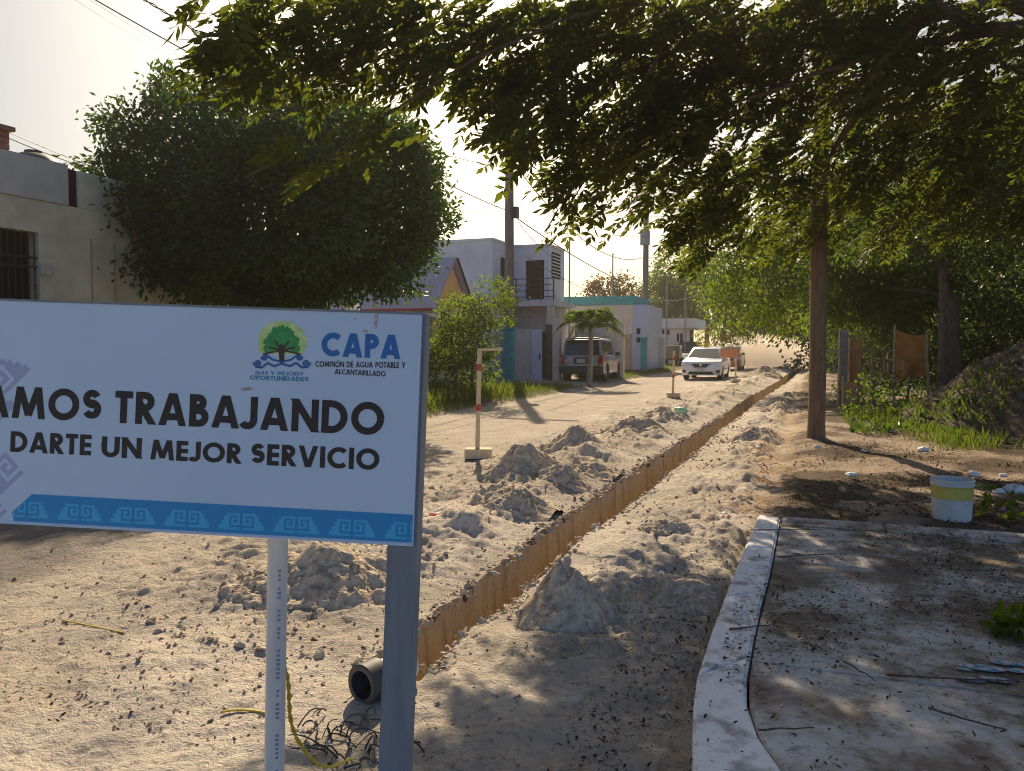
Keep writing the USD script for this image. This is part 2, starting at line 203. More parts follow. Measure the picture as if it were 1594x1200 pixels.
def H(x, y):
    x, y = np.asarray(x, float), np.asarray(y, float)
    strip = sstep(-4.7, -3.7, x + .6 * fb(x, y, .7, 3, 18)) * (1 - sstep(-.6, -.35, x)) * sstep(2.6, 4.6, y) * (1 - sstep(50, 70, y))
    z = .02 * fb(x, y, .5, 3, 1) + .012 * fb(x, y, 3, 3, 2) * (1 - sstep(30, 50, y))
    tl = xl(y); tr = xr(y)
    bl = np.exp(-((x - (tl - .75)) / .45) ** 2) * sstep(4.2, 6, y)
    br = np.exp(-((x - (tr + .75)) / .35) ** 2) * sstep(6.5, 8, y)
    near = np.clip(1 - (y - 20) / 25, .3, 1)
    z = z + strip * (.12 * fb(x, y, 1.1, 3, 3) + sstep(.03, .5, np.minimum(np.abs(x - tl), np.abs(x - tr))) * (.14 * np.abs(fb(x, y, 3.1, 3, 4)) + .10 * np.abs(fb(x, y, 8, 3, 17)) + .055 * fb(x, y, 18, 3, 5) * near))
    z = z + bl * (.10 + .45 * np.maximum(fb(x, y, 1.9, 3, 6), 0)) + br * (.05 + .34 * np.maximum(fb(x, y, 1.8, 3, 7), 0))
    z = z + strip * .05 * fb(x * .22, y, 13, 3, 16) * np.exp(-((x - (tl - .55)) / .6) ** 2) * near
    rim = np.exp(-np.minimum(np.abs(x - tl), np.abs(x - tr)) / .10)
    z = z + strip * rim * .03 * fb(x, y, 6, 3, 8)
    nl = (1 - sstep(-5.5, -4.2, -np.abs(x + 3) - 1.2)) * 0
    z = z + (1 - strip) * sstep(-6.5, -4.5, x) * (1 - sstep(6, 9, y)) * (.04 * fb(x, y, 2.2, 4, 9) + .04 * fb(x, y, 8, 4, 10) + .02 * fb(x, y, 24, 2, 12))
    side = sstep(KX, KX + .5, x)
    z = z + side * sstep(KY - .4, KY + .3, y) * (.09 + .09 * fb(x, y, 1.2, 4, 13) + .05 * fb(x, y, 5, 4, 14)) + side * sstep(2.4, 3.4, x) * .08 * (1 - sstep(KY - .4, KY + .3, y))
    z = np.where((x > KX - .02) & (x < 3.3) & (y < KY - .12), np.minimum(z, -.02), z)
    verge = sstep(-7.35, -7.7, x) * -1 + 0
    z = z + np.where(x < -7.4, .10 * np.clip((-7.4 - x) / .35, 0, 1) + .05 * fb(x, y, 2, 3, 15), 0)
    return z
def albedo(x, y):
    def col(*c): return np.array(c)[None, :]
    n = fb(x, y, .8, 4, 21)[:, None]; n2 = fb(x, y, 3.2, 4, 22)[:, None]
    def mixc(a, b, t): t = np.clip(t, 0, 1); t = t[:, None] if t.ndim == 1 else t; return a * (1 - t) + b * t
    c = np.repeat(col(.58, .51, .415), len(x), 0)
    c = mixc(c, col(.68, .61, .515), sstep(-.02, .16, n[:, 0]))                     # pale dust
    c = mixc(c, col(.42, .39, .35), sstep(.02, .2, n2[:, 0]) * .55)                # greyer grit
    road = sstep(-3.9, -4.6, x) if False else (1 - sstep(-4.9, -4.0, x + .5 * n[:, 0])) * sstep(4, 6.5, y)
    c = mixc(c, col(.55, .485, .40) + .14 * n2, road)
    asp = (1 - sstep(-5.2, -4.4, x + .7 * n[:, 0])) * (1 - sstep(6, 10, y)); c = mixc(c, col(.20, .185, .17), asp * .8)
    cl = np.exp(-((x - (xr(y) + 1.1)) / .28) ** 2) * sstep(5.5, 8, y) * sstep(-.1, .1, n2[:, 0] + .05); c = mixc(c, col(.56, .36, .18), cl * .7)
    clr = np.exp(-np.abs(x - xl(y)) / .06) * sstep(4, 5, y); c = mixc(c, col(.36, .26, .17), clr * .5)
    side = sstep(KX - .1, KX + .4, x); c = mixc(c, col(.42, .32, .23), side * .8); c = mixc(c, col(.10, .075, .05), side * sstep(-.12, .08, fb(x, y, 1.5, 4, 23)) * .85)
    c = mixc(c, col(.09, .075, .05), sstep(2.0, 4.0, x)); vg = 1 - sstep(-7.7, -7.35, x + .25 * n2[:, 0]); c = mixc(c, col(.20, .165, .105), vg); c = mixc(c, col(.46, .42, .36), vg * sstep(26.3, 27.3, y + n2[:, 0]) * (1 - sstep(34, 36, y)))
    return np.clip(c * 1.07, .02, .8)
def spaced(a, b, s0, g):
    o = [a]; s = s0
    while abs(o[-1] - a) < abs(b - a): o.append(o[-1] + math.copysign(s, b - a)); s *= g
    return np.array(o)
def near_rows():
    ys = [1.6]
    while ys[-1] < 1600: ys.append(ys[-1] + max(.014, .0062 * ys[-1] * (1 if ys[-1] < 40 else 3 if ys[-1] < 90 else 12)))
    return np.r_[-400, -120, -40, -15, -6, -2.5, -1, 0, .6, 1.1, ys]
YR = near_rows(); YR = np.sort(np.r_[YR[np.abs(YR - Y0) > .008], Y0, Y0 + .004])
offL = np.r_[0, np.cumsum(np.r_[np.full(150, .022), .022 * 1.028 ** np.arange(1, 140)])]; offL = np.r_[offL, 60, 150, 400, 1000]
offR = np.r_[0, np.cumsum(np.r_[np.full(95, .020), .020 * 1.05 ** np.arange(1, 80)])]; offR = np.r_[offR, 40, 120, 400, 1000]
edge_j = lambda Y, s: (.024 * fb(Y, Y * 0 + s, 1.1, 3, 31) + .03 * fb(Y, Y * 0 + s, 7, 5, 32)) * sstep(Y0, Y0 + .3, Y)
def edgeL(Y): return xl(Y) + edge_j(Y, 3.0)
def edgeR(Y): return np.maximum(xr(Y) + edge_j(Y, 9.0), edgeL(Y) + .16)
EL, ER = edgeL(YR), edgeR(YR)
Xg = np.concatenate([(EL[:, None] - offL[None, ::-1]), (EL + (ER - EL) / 2)[:, None], (ER[:, None] + offR[None, :])], 1)
Yg = np.repeat(YR[:, None], Xg.shape[1], 1)
Zg = H(Xg.ravel(), Yg.ravel()).reshape(Xg.shape)
far = np.maximum(sstep(60, 140, np.abs(Xg)), sstep(120, 250, Yg)); Zg = Zg * (1 - far) - .0 * far
nr, nc = Xg.shape; mid = len(offL)
idx = np.arange(nr * nc).reshape(nr, nc)
q = np.stack([idx[:-1, :-1], idx[:-1, 1:], idx[1:, 1:], idx[1:, :-1]], -1)
open_ = (YR[:-1] >= Y0) & (YR[1:] <= Y1)
keep = np.ones(q.shape[:2], bool); keep[np.ix_(open_, [mid - 1, mid])] = False
q = q[keep]
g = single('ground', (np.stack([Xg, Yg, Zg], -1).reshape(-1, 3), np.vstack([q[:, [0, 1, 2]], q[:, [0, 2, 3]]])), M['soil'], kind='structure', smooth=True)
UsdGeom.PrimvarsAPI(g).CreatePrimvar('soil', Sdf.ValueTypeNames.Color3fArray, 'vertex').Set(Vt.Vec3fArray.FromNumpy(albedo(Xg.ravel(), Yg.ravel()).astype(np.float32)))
g.GetPrim().SetCustomDataByKey('label', 'pale dusty dug-up ground along the street, running out to the horizon')
# trench: two rough clay walls, a floor and the near end
ty = YR[(YR >= Y0) & (YR <= Y1)]; ztl, ztr = H(edgeL(ty), ty), H(edgeR(ty), ty); dep = np.linspace(0, 1, 17); DEEP = .85
def wall(ex, zt, s):
    X = ex[:, None] + s * .0 + s * (.055 * fb((ty[:, None] + 0 * dep), (dep[None, :] * .35 + 0 * ty[:, None]), 6, 5, 41) + .05 * np.maximum(fb((ty[:, None] + 0 * dep), (dep[None, :] + 0 * ty[:, None]), 11, 3, 42), -.05) + .02 * dep[None, :]) * np.minimum(dep / .06, 1)[None, :]
    Z = zt[:, None] - DEEP * dep[None, :]; return X, Z
XL_, ZL_ = wall(edgeL(ty), ztl, 1); XR_, ZR_ = wall(edgeR(ty), ztr, -1)
X = np.concatenate([XL_, XR_[:, ::-1]], 1); Z = np.concatenate([ZL_, ZR_[:, ::-1]], 1); Yt = np.repeat(ty[:, None], X.shape[1], 1)
n0, n1 = X.shape; idx = np.arange(n0 * n1).reshape(n0, n1); q = np.stack([idx[:-1, :-1], idx[:-1, 1:], idx[1:, 1:], idx[1:, :-1]], -1).reshape(-1, 4)
V = np.stack([X, Yt, Z], -1).reshape(-1, 3); endq = [[idx[0, k], idx[0, k + 1], idx[0, n1 - 2 - k], idx[0, n1 - 1 - k]] for k in range(16)]
q = np.vstack([q, endq])
tr = single('trench', (V, np.vstack([q[:, [0, 1, 2]], q[:, [0, 2, 3]]])), M['clay'], kind='structure', smooth=True)
tr.GetPrim().SetCustomDataByKey('label', 'long narrow open trench with orange clay walls cut along the street')

# ------------------------------------------------------------------ sidewalk: kerb stones and slab
sw = Thing('sidewalk', 'grey concrete street corner with a white painted kerb, strewn with leaves', None, (0, 0, 0), kind='structure')
ZK = .13
out_px = [(1181, 801), (1154, 864), (1126, 934), (1104, 995), (1087, 1045), (1079, 1110), (1079, 1180)]
in_px = [(1214, 806), (1200, 881), (1186, 935), (1173, 990), (1163, 1045), (1164, 1112), (1214, 1192)]
ko = np.array([gnd(*p, ZK)[:2] for p in out_px]); ki = np.array([gnd(*p, ZK)[:2] for p in in_px])
ko = np.vstack([ko, [ko[-1] + [.08, -.35], ko[-1] + [.28, -.75], ko[-1] + [.75, -1.25], ko[-1] + [1.6, -1.6]]]); ki = np.vstack([ki, [ki[-1] + [.08, -.2], ki[-1] + [.25, -.45], ki[-1] + [.6, -.78], ki[-1] + [1.35, -1.1]]])
dn = 24
from scipy.interpolate import PchipInterpolator
def dens(p, n): s = np.r_[0, np.cumsum(np.linalg.norm(np.diff(p, axis=0), axis=1))]; t = np.linspace(0, s[-1], n); return np.stack([PchipInterpolator(s, p[:, k])(t) for k in (0, 1)], 1)
ko, ki = dens(ko, dn), dens(ki, dn)
def solid(poly, z0, z1, bevel=.012):
    p = Polygon(poly).buffer(0); a = trimesh.creation.extrude_polygon(p, z1 - z0 - bevel, engine='earcut'); a.apply_translation([0, 0, z0])
    b = p.buffer(-bevel); t = Manifold.batch_hull  # chamfer by a second, smaller layer
    c = trimesh.creation.extrude_polygon(b, bevel + .002, engine='earcut'); c.apply_translation([0, 0, z1 - bevel - .002]); return cat_([a, c])
cuts = [0, 4, 8, 12, 16, 23]
for a, b in zip(cuts[:-1], cuts[1:]):
    o, i = ko[a:b + 1].copy(), ki[a:b + 1].copy()
    sw.part('kerb_stone', solid(np.vstack([o, i[::-1]]) + R.normal(0, .001, (2 * len(o), 2)), -.1, ZK + R.uniform(-.003, .003)), M['kerbpaint'])
ex = gnd(1181, 801, ZK); ey = ex[1]
for a, b in ((ki[0, 0] + .012, ki[0, 0] + .75), (ki[0, 0] + .765, 1.7), (1.715, 3.2)):
    sw.part('kerb_stone', solid([(a, ey - .30), (b, ey - .30), (b, ey + .02), (a, ey + .0)], -.1, ZK), M['kerbpaint'] if a < .2 and b < 1 and a < ki[0, 0] + .02 and False else M['concrete'])
inn = [tuple(p + [.012, 0]) for p in ki]; inn = [p for p in inn if p[1] < ey - .31]
rows = [ey - .315, 5.35, 3.6, 1.2]
for a, b in zip(rows[:-1], rows[1:]):
    left = [p for p in inn if b < p[1] < a]; xa, xb = np.interp([a, b], [p[1] for p in inn[::-1]], [p[0] for p in inn[::-1]])
    sw.part('slab', solid([(xa, a - .004), *left, (xb, b + .004), (3.2, b + .004), (3.2, a - .004)], -.1, ZK - .006 + R.uniform(-.003, .003), .006), M['concrete'])
blob = lambda cx, cy, r, k, s: Polygon([(cx + r * (1 + .5 * (meshkit.noise(np.array([math.cos(a) * 1.5 + s, math.sin(a) * 1.5, s])) - .5)) * math.cos(a) * k, cy + r * (1 + .6 * (meshkit.noise(np.array([math.cos(a) * 2 + s, math.sin(a) * 2, s + 4])) - .5)) * math.sin(a)) for a in np.linspace(0, 2 * PI, 30, endpoint=False)])
for k, (px, py, r, kk) in enumerate(((1530, 1040, .035, 2.4), (1565, 1032, .030, 2.2), (1512, 1058, .022, 2.6), (1550, 1058, .028, 2.2), (1588, 1045, .024, 2.0), (1500, 1042, .014, 2.5))):
    p = gnd(px, py, ZK); m = trimesh.creation.extrude_polygon(blob(p[0], p[1], r, kk, k * 1.7 + 2.0), .001, engine='earcut'); m.apply_translation([0, 0, ZK + .0015]); sw.part('spray_paint_mark', m, M['paint_blue'])

# dirt drifted over the far part of the slab
dx_, dy_ = np.meshgrid(np.linspace(KX + .25, 3.4, 190), np.linspace(4.6, KY + .35, 170), indexing='ij'); cov = sstep(5.2, 7.3, dy_) * .75 + sstep(.6, 3.0, dx_) * .35 - .25 * sstep(.35, 0, dx_ - KX) + 1.5 * fb(dx_, dy_, 1.1, 5, 120) + .5 * fb(dx_, dy_, 7, 3, 121) - .42
dz_ = ZK - .012 + np.clip(.05 * cov, -.02, .022) + .008 * fb(dx_, dy_, 16, 3, 122) - .12 * sstep(KY - .22, KY + .05, dy_ + .25 * fb(dx_, dy_ * 0, 2.5, 3, 125)); n0, n1 = dx_.shape; idx = np.arange(n0 * n1).reshape(n0, n1); q = np.stack([idx[:-1, :-1], idx[1:, :-1], idx[1:, 1:], idx[:-1, 1:]], -1).reshape(-1, 4); q = q[(dz_.ravel()[q] > ZK - .010).any(1)]
keepv, inv = np.unique(q, return_inverse=True); q = inv.reshape(-1, 4); dx_, dy_, dz_ = dx_.ravel()[keepv], dy_.ravel()[keepv], dz_.ravel()[keepv]
dd = single('dirt_drift', (np.stack([dx_, dy_, dz_], -1).reshape(-1, 3), np.vstack([q[:, [0, 1, 2]], q[:, [0, 2, 3]]])), M['soil'], 'brown dirt drifted over the far part of the concrete corner', None, kind='stuff', smooth=True)
ca_ = np.array([[.34, .26, .18]]) + (np.array([[.13, .095, .062]]) - np.array([[.34, .26, .18]])) * sstep(-.1, .1, fb(dx_.ravel(), dy_.ravel(), 2, 4, 124))[:, None]
UsdGeom.PrimvarsAPI(dd).CreatePrimvar('soil', Sdf.ValueTypeNames.Color3fArray, 'vertex').Set(Vt.Vec3fArray.FromNumpy(ca_.astype(np.float32)))

# ------------------------------------------------------------------ the sign
A_ = at(0, 468, 2.19); B_ = at(657, 490, 2.10); C_ = at(638, 847, 2.10)
U = (B_ - A_) / np.linalg.norm(B_ - A_); Vv = (B_ - C_); Vv -= U * (Vv @ U); Vv /= np.linalg.norm(Vv); N = np.cross(U, Vv)
def suv(px, py): v = ray(px, py); t = ((B_ - np.array([0, 0, EYE])) @ N) / (v @ N); p = np.array([0, 0, EYE]) + v * t - B_; return np.array([p @ U, p @ Vv])
SM = np.eye(4); SM[:3, 0], SM[:3, 1], SM[:3, 2], SM[:3, 3] = U, Vv, N, B_
def flat(poly, n0, n1):
    gs = [p for p in getattr(poly, 'geoms', [poly]) if p.area > 1e-8]
    m = cat_([trimesh.creation.extrude_polygon(p, n1 - n0, engine='earcut') for p in gs]); m.apply_translation([0, 0, n0]); m.apply_transform(SM); return m
vb = suv(638, 847)[1]; ul = suv(-175, 640)[0]
sg = Thing('road_works_sign', 'white rectangular works notice board with bold black Spanish lettering and blue bottom band', 'sign', (B_[0], B_[1], 0))
pan = sbox(ul, vb, 0, 0); sg.part('panel', flat(pan, -.012, 0), M['board'])
def arc(cx, cy, r, a0, a1, n=18): return [(cx + r * math.cos(math.radians(a)), cy + r * math.sin(math.radians(a))) for a in np.linspace(a0, a1, n)]
def glyph(ch, t=.215):
    a = t / 2; ext = lambda p, q: (np.array(p) - .3 * (np.array(q) - np.array(p)), np.array(q) + .3 * (np.array(q) - np.array(p)))
    w, S = .6, []
    if ch == 'A': w = .86; S = [ext((a * 1.02, 0), (.43, 1.06)), ext((w - a * 1.02, 0), (.43, 1.06)), [(.25, .27), (.61, .27)]]
    elif ch == 'B': w = .60; S = [[(a, 0), (a, 1)], [(a, 1 - a), (.27, 1 - a)] + arc(.27, .745, .255 - a, 90, -90) + [(a, .745 - .255 + a)], [(a, .5), (.30, .5)] + arc(.30, .25 + a / 2, .25 - a / 2, 90, -90) + [(a, a)]]
    elif ch == 'C': w = .84; S = [arc(.5, .5, .5 - a, 47, 313, 40)]
    elif ch == 'D': w = .80; S = [[(a, 0), (a, 1)], [(a, 1 - a), (.29, 1 - a)] + arc(.29, .5, .5 - a, 90, -90, 30) + [(a, a)]]
    elif ch == 'E': w = .54; S = [[(a, 0), (a, 1)]] + [[(0, y), (.52, y)] for y in (a, .5, 1 - a)]
    elif ch == 'G': w = .98; S = [arc(.5, .5, .5 - a, 47, 360, 40), [(.52, .42), (1 - a * .2, .42)]]
    elif ch == 'I': w = t; S = [[(a, 0), (a, 1)]]
    elif ch == 'J': w = .46; S = [[(w - a, 1), (w - a, .27)] + arc(w - a - .19, .29, .19, 0, -150)]
    elif ch == 'L': w = .48; S = [[(a, 0), (a, 1)], [(0, a), (.46, a)]]
    elif ch == 'M': w = 1.08; S = [ext((a, 0), (.24, 1)), ext((w - a, 0), (w - .24, 1)), [(.20, 1.1), (.54, .10)], [(w - .20, 1.1), (.54, .10)]]
    elif ch == 'N': w = .82; S = [[(a, 0), (a, 1)], [(w - a, 0), (w - a, 1)], ext((a, .95), (w - a, .05))]
    elif ch == 'O': w = 1.0; S = [arc(.5, .5, .5 - a, 0, 360, 60)]
    elif ch == 'P': w = .60; S = [[(a, 0), (a, 1)], [(a, 1 - a), (.29, 1 - a)] + arc(.29, .69, .31 - a, 90, -90) + [(a, .38 + a)]]
    elif ch == 'R': w = .64; S = [[(a, 0), (a, 1)], [(a, 1 - a), (.29, 1 - a)] + arc(.29, .70, .30 - a, 90, -90) + [(a, .40 + a)], ext((.22, .5), (.54, 0))]
    elif ch == 'S': w = .62; S = [arc(.31, 1 - a - .18, .18, 25, 270, 20) + arc(.31, .5 - a * .98 + .0, .5 - a - .18 - a * 0 if False else .195, 90, -152, 20)]
    elif ch == 'T': w = .56; S = [[(.28, 0), (.28, 1)], [(0, 1 - a), (.56, 1 - a)]]
    elif ch == 'U': w = .74; S = [[(a, 1), (a, .37)] + arc(.37, .37, .37 - a, 180, 360) + [(w - a, 1)]]
    elif ch == 'V': w = .84; S = [ext((a, 1), (.42, -.06)), ext((w - a, 1), (.42, -.06))]
    elif ch == 'Y': w = .78; S = [ext((a, 1), (.39, .42)), ext((w - a, 1), (.39, .42)), [(.39, 0), (.39, .5)]]
    p = unary_union([LineString(s).buffer(a, cap_style=2, join_style=2, mitre_limit=3) for s in S])
    if ch in 'VY': p = p.intersection(Polygon([(-1, 1), (2, 1), (2, .4 if ch == 'Y' else -0), (w / 2 + a * 1.2 if ch == 'Y' else 2, .3 if ch == 'Y' else 0), (w / 2 + a if ch == 'Y' else 2, 0), (w / 2 - a if ch == 'Y' else -1, 0), (w / 2 - a * 1.2 if ch == 'Y' else -1, .3 if ch == 'Y' else 0), (-1, .4 if ch == 'Y' else 0)]))
    return p.intersection(sbox(-.2, 0, 2, 1)), w
def text(s, t=.215, gap=.10, space=.38):
    x, out = 0, []
    for ch in s:
        if ch == ' ': x += space; continue
        acc = ch == 'Ó'; g_, w = glyph('O' if acc else ch, t); out.append(aff.translate(g_, x, 0))
        if acc: out.append(aff.translate(Polygon([(.42, 1.06), (.55, 1.06), (.72, 1.24), (.55, 1.24)]), x, 0))
        x += w + gap
    return unary_union(out), x - gap
def words(s, b0, b1, top0, t=.215, gap=.10, space=.38, part='lettering', m='ink', n=.0010):   # baseline from pixel b0 to b1, cap top over b0
    p, w = text(s, t, gap, space); o, e = suv(*b0), suv(*b1); h = np.linalg.norm(suv(*top0) - o); k = np.linalg.norm(e - o) / w; ang = math.atan2(e[1] - o[1], e[0] - o[0])
    p = aff.rotate(aff.scale(p, k, h, origin=(0, 0)), ang, origin=(0, 0), use_radians=True); p = aff.translate(p, *o).intersection(sbox(ul + .004, vb + .004, -.004, -.004))
    sg.part(part, flat(p, 0, n), M[m])
words('AMOS', (-27, 648), (157, 657), (-27, 599)); words('TRABAJANDO', (178, 658), (597, 678), (178, 608))
words('DARTE', (16, 703), (142, 709), (16, 671)); words('UN', (158, 711), (220, 714), (158, 679)); words('MEJOR', (234, 715), (375, 722), (234, 684)); words('SERVICIO', (390, 723), (590, 732), (390, 690))
words('CAPA', (500, 554), (623, 559), (500, 517), t=.24, m='blue', part='agency_lettering'); words('COMISIÓN DE AGUA POTABLE Y', (491, 571), (631, 573), (491, 562), t=.17, part='agency_lettering', space=.5); words('ALCANTARILLADO', (521, 582), (600, 586), (521, 574), t=.17, part='agency_lettering')
words('MAS Y MEJORES', (397, 583), (472, 585), (397, 577), t=.15, m='oport', part='emblem_lettering', space=.45); words('OPORTUNIDADES', (389, 591), (480, 594), (389, 584), t=.2, m='oport', part='emblem_lettering')
pxs = np.linalg.norm(suv(500, 540) - suv(400, 540)) / 100
def e2(x, y): return tuple(suv(x, y))
rag = lambda cx, cy, rx, ry, k, s: Polygon([(cx + rx * (1 + k * (random.random() - .5)) * math.cos(a), cy + ry * (1 + k * (random.random() - .5)) * math.sin(a)) for a in np.linspace(0, 2 * PI, 46, endpoint=False)])
ec = suv(439, 532)
sg.part('emblem_halo', flat(rag(ec[0], ec[1] - .001, 38 * pxs, 33 * pxs, .12, 1).intersection(sbox(-9, suv(439, 551)[1], 9, 9)), 0, .0006), M['glow'])
can = unary_union([rag(*e2(439 + dx, 530 + dy), rr * pxs, rr * .8 * pxs, .35, 2) for dx, dy, rr in ((0, -6, 20), (-14, 2, 14), (14, 2, 14), (-20, 12, 9), (20, 12, 9), (0, 4, 18))])
sg.part('emblem_tree_crown', flat(can, .0006, .0011), M['emgreen'])
tk = unary_union([LineString([e2(439, 562), e2(438, 540)]).buffer(4 * pxs)] + [LineString([e2(439, 545), e2(439 + dx, 545 + dy)]).buffer(1.3 * pxs) for dx, dy in ((-20, -4), (20, -4), (-11, -14), (11, -14), (-28, 6), (28, 6))])
sg.part('emblem_tree_trunk', flat(tk, .0011, .0015), M['embrown'])
def spiral(cx, cy, r0, s, turns=1.5): return [e2(cx + s * r0 * (1 - k / 34) * math.cos(k / 30 * turns * 2 * PI + PI), cy - r0 * (1 - k / 34) * math.sin(k / 30 * turns * 2 * PI + PI)) for k in range(31)]
swl = []
for s in (-1, 1):
    swl += [LineString([e2(439, 566), e2(439 + s * 12, 570), e2(439 + s * 22, 565), e2(439 + s * 31, 572), e2(439 + s * 40, 571)]).buffer(1.5 * pxs), LineString(spiral(439 + s * 38, 565, 6, -s)).buffer(1.2 * pxs), LineString(spiral(439 + s * 27, 556, 5, -s)).buffer(1.1 * pxs), LineString([e2(439, 563), e2(439 + s * 14, 560), e2(439 + s * 24, 553)]).buffer(1.3 * pxs)]
sg.part('emblem_swirls', flat(unary_union(swl), .0015, .0019), M['swirl'])
bt, bb = suv(50, 769), suv(20, 812); b2 = suv(640, 800)
band = Polygon([e2(50, 769), e2(19, 797), e2(22, 812), (-.003, vb + .004), (-.003, suv(641, 801)[1])]); band = band.intersection(sbox(ul, vb + .003, -.002, 0)); sg.part('border_band', flat(band, 0, .0006), M['band'])
def fret(o, h, ang, mir):
    st = Polygon([(0, 0), (0, .28), (.14, .28), (.14, .55), (.32, .55), (.32, .80), (.48, .80), (.48, 1), (.64, 1), (.64, 0)])
    gq = unary_union([st, LineString([(.6, .93), (1.25, .93), (1.25, .36), (.86, .36), (.86, .66), (1.07, .66)]).buffer(.075, cap_style=2, join_style=2), LineString([(.6, .07), (1.32, .07)]).buffer(.07, cap_style=2)])
    if mir: gq = aff.scale(gq, -1, 1, origin=(1.42, 0))
    gq = aff.translate(aff.scale(gq, h, h, origin=(0, 0)), *o); return aff.rotate(gq, ang, origin=tuple(o), use_radians=True)
bd0, bd1 = suv(50, 806), suv(640, 840); dv = (bd1 - bd0) / np.linalg.norm(bd1 - bd0); ang = math.atan2(dv[1], dv[0])
for k in range(-1, 8):
    for mir in (False, True):
        o = bd0 + dv * ((42 + 86 * k) * pxs) ; f_q = fret(o, 25 * pxs, ang, mir).intersection(band.buffer(-.002))
        if f_q.area > 1e-6: sg.part('fret_motif', flat(f_q, .0006, .0010), M['band2'])
for k, (cx, cy) in enumerate(((-4, 775), (-62, 715), (-30, 835), (-40, 660), (-110, 775))):
    f_q = fret(np.array(e2(cx, cy)), 44 * pxs, math.radians(45), k % 2 == 1).difference(band.buffer(.004)).intersection(sbox(ul + .004, vb + .004, -.004, -.004))
    if f_q.area > 1e-6: sg.part('fret_motif', flat(f_q, 0, .0004 + .0001 * k), M['pink'], label='faint lilac diagonal fret motif')
for pp in ([(583, 489), (589, 489), (587, 512), (582, 510)], [(566, 513), (573, 514), (572, 518), (565, 516)], [(551, 494), (555, 494), (555, 498), (551, 498)], [(372, 604), (392, 602), (396, 606), (376, 609)]):
    sg.part('grime_mark', flat(Polygon([e2(*p) for p in pp]), 0, .0005), M['smudge'])
# rim of the board, right square post, PVC prop
sg.part('frame_edge', flat(sbox(ul - .006, 0, .0, .006), -.014, .002), M['steel']); sg.part('frame_edge', flat(sbox(ul - .006, vb - .005, .0, vb), -.014, .002), M['board'])
pw = .066
s0 = -.070; post = flat(sbox(s0, -1.9, s0 + .0785, .004), -.080, -.0125); sg.part('post', post, M['steel'])
pb = at(427, 1200, 2.32); pt = at(433, 810, 2.32); dirp = (pb - pt) / np.linalg.norm(pb - pt); p_top = pt - dirp * .25; p_bot = pt + dirp * ((pt[2] - .0) / -dirp[2] + .05)
pp = np.array([p_top + (p_bot - p_top) * t for t in np.linspace(0, 1, 12)])
pr = Thing('pvc_pipe_prop', 'white round plastic pipe standing upright behind the works notice board', 'pipe', (p_bot[0], p_bot[1], 0)); pr.part('pipe', tube(pp, .0285, 28), M['pvc'], smooth=40)
marks = []
for k in range(70):
    t = .30 + k * .0098; c = p_top + (p_bot - p_top) * t; a_ = math.radians(-58); ax = f0 * -math.cos(a_) + r_ * -math.sin(a_)
    if k % 9 > 6 or random.random() < .15: continue
    m = trimesh.creation.box([.007 + .004 * random.random(), .0006, .007]); m.apply_translation([0, -.0287, 0]); m = xf(m, rz=YAW + math.radians(28)); m.apply_translation(c); marks.append(m)
pr.part('printed_marks', cat_(marks), M['pvcink']).GetPrim().SetCustomDataByKey('kind', 'stuff')

# ------------------------------------------------------------------ drain pipe at the end of the trench
g0 = gnd(566, 1096); rad = .082; axd = f0 * .80 + r_ * .60; axd /= np.linalg.norm(axd); zc = .055
c0 = np.array([g0[0], g0[1], zc]); c0 = at(562, 1068, (at(562, 1068, 1)[0:2] @ f0[:2]) * 0 + 3.38); c0[2] = .072
dp = Thing('drain_pipe', 'short dark round pipe end lying at the near end of the trench', 'pipe', (c0[0], c0[1], 0))
def hollow(c, d, L, ro, ri, n=36):
    prof = np.array([(ri, 0), (ro - .006, 0), (ro, .006), (ro, L), (ri, L), (ri, 0)]); m = trimesh.creation.revolve(prof, sections=n); m.apply_transform(trimesh.geometry.align_vectors([0, 0, 1], d)); m.apply_translation(c); return m
dp.part('socket', hollow(c0, axd, .10, .086, .0605), M['pipe'], smooth=40); dp.part('pipe', hollow(c0 + axd * .101, axd, .18, .0675, .060), M['pipew'], smooth=40)
dp.part('bore_shade_disc', xf(cyl((0, 0, 0), .0598, .01), 0).apply_transform(trimesh.geometry.align_vectors([0, 0, 1], axd)).apply_translation(c0 + axd * .11), M['dark'])  # near-black disc added inside the bore, standing in for the shade in there

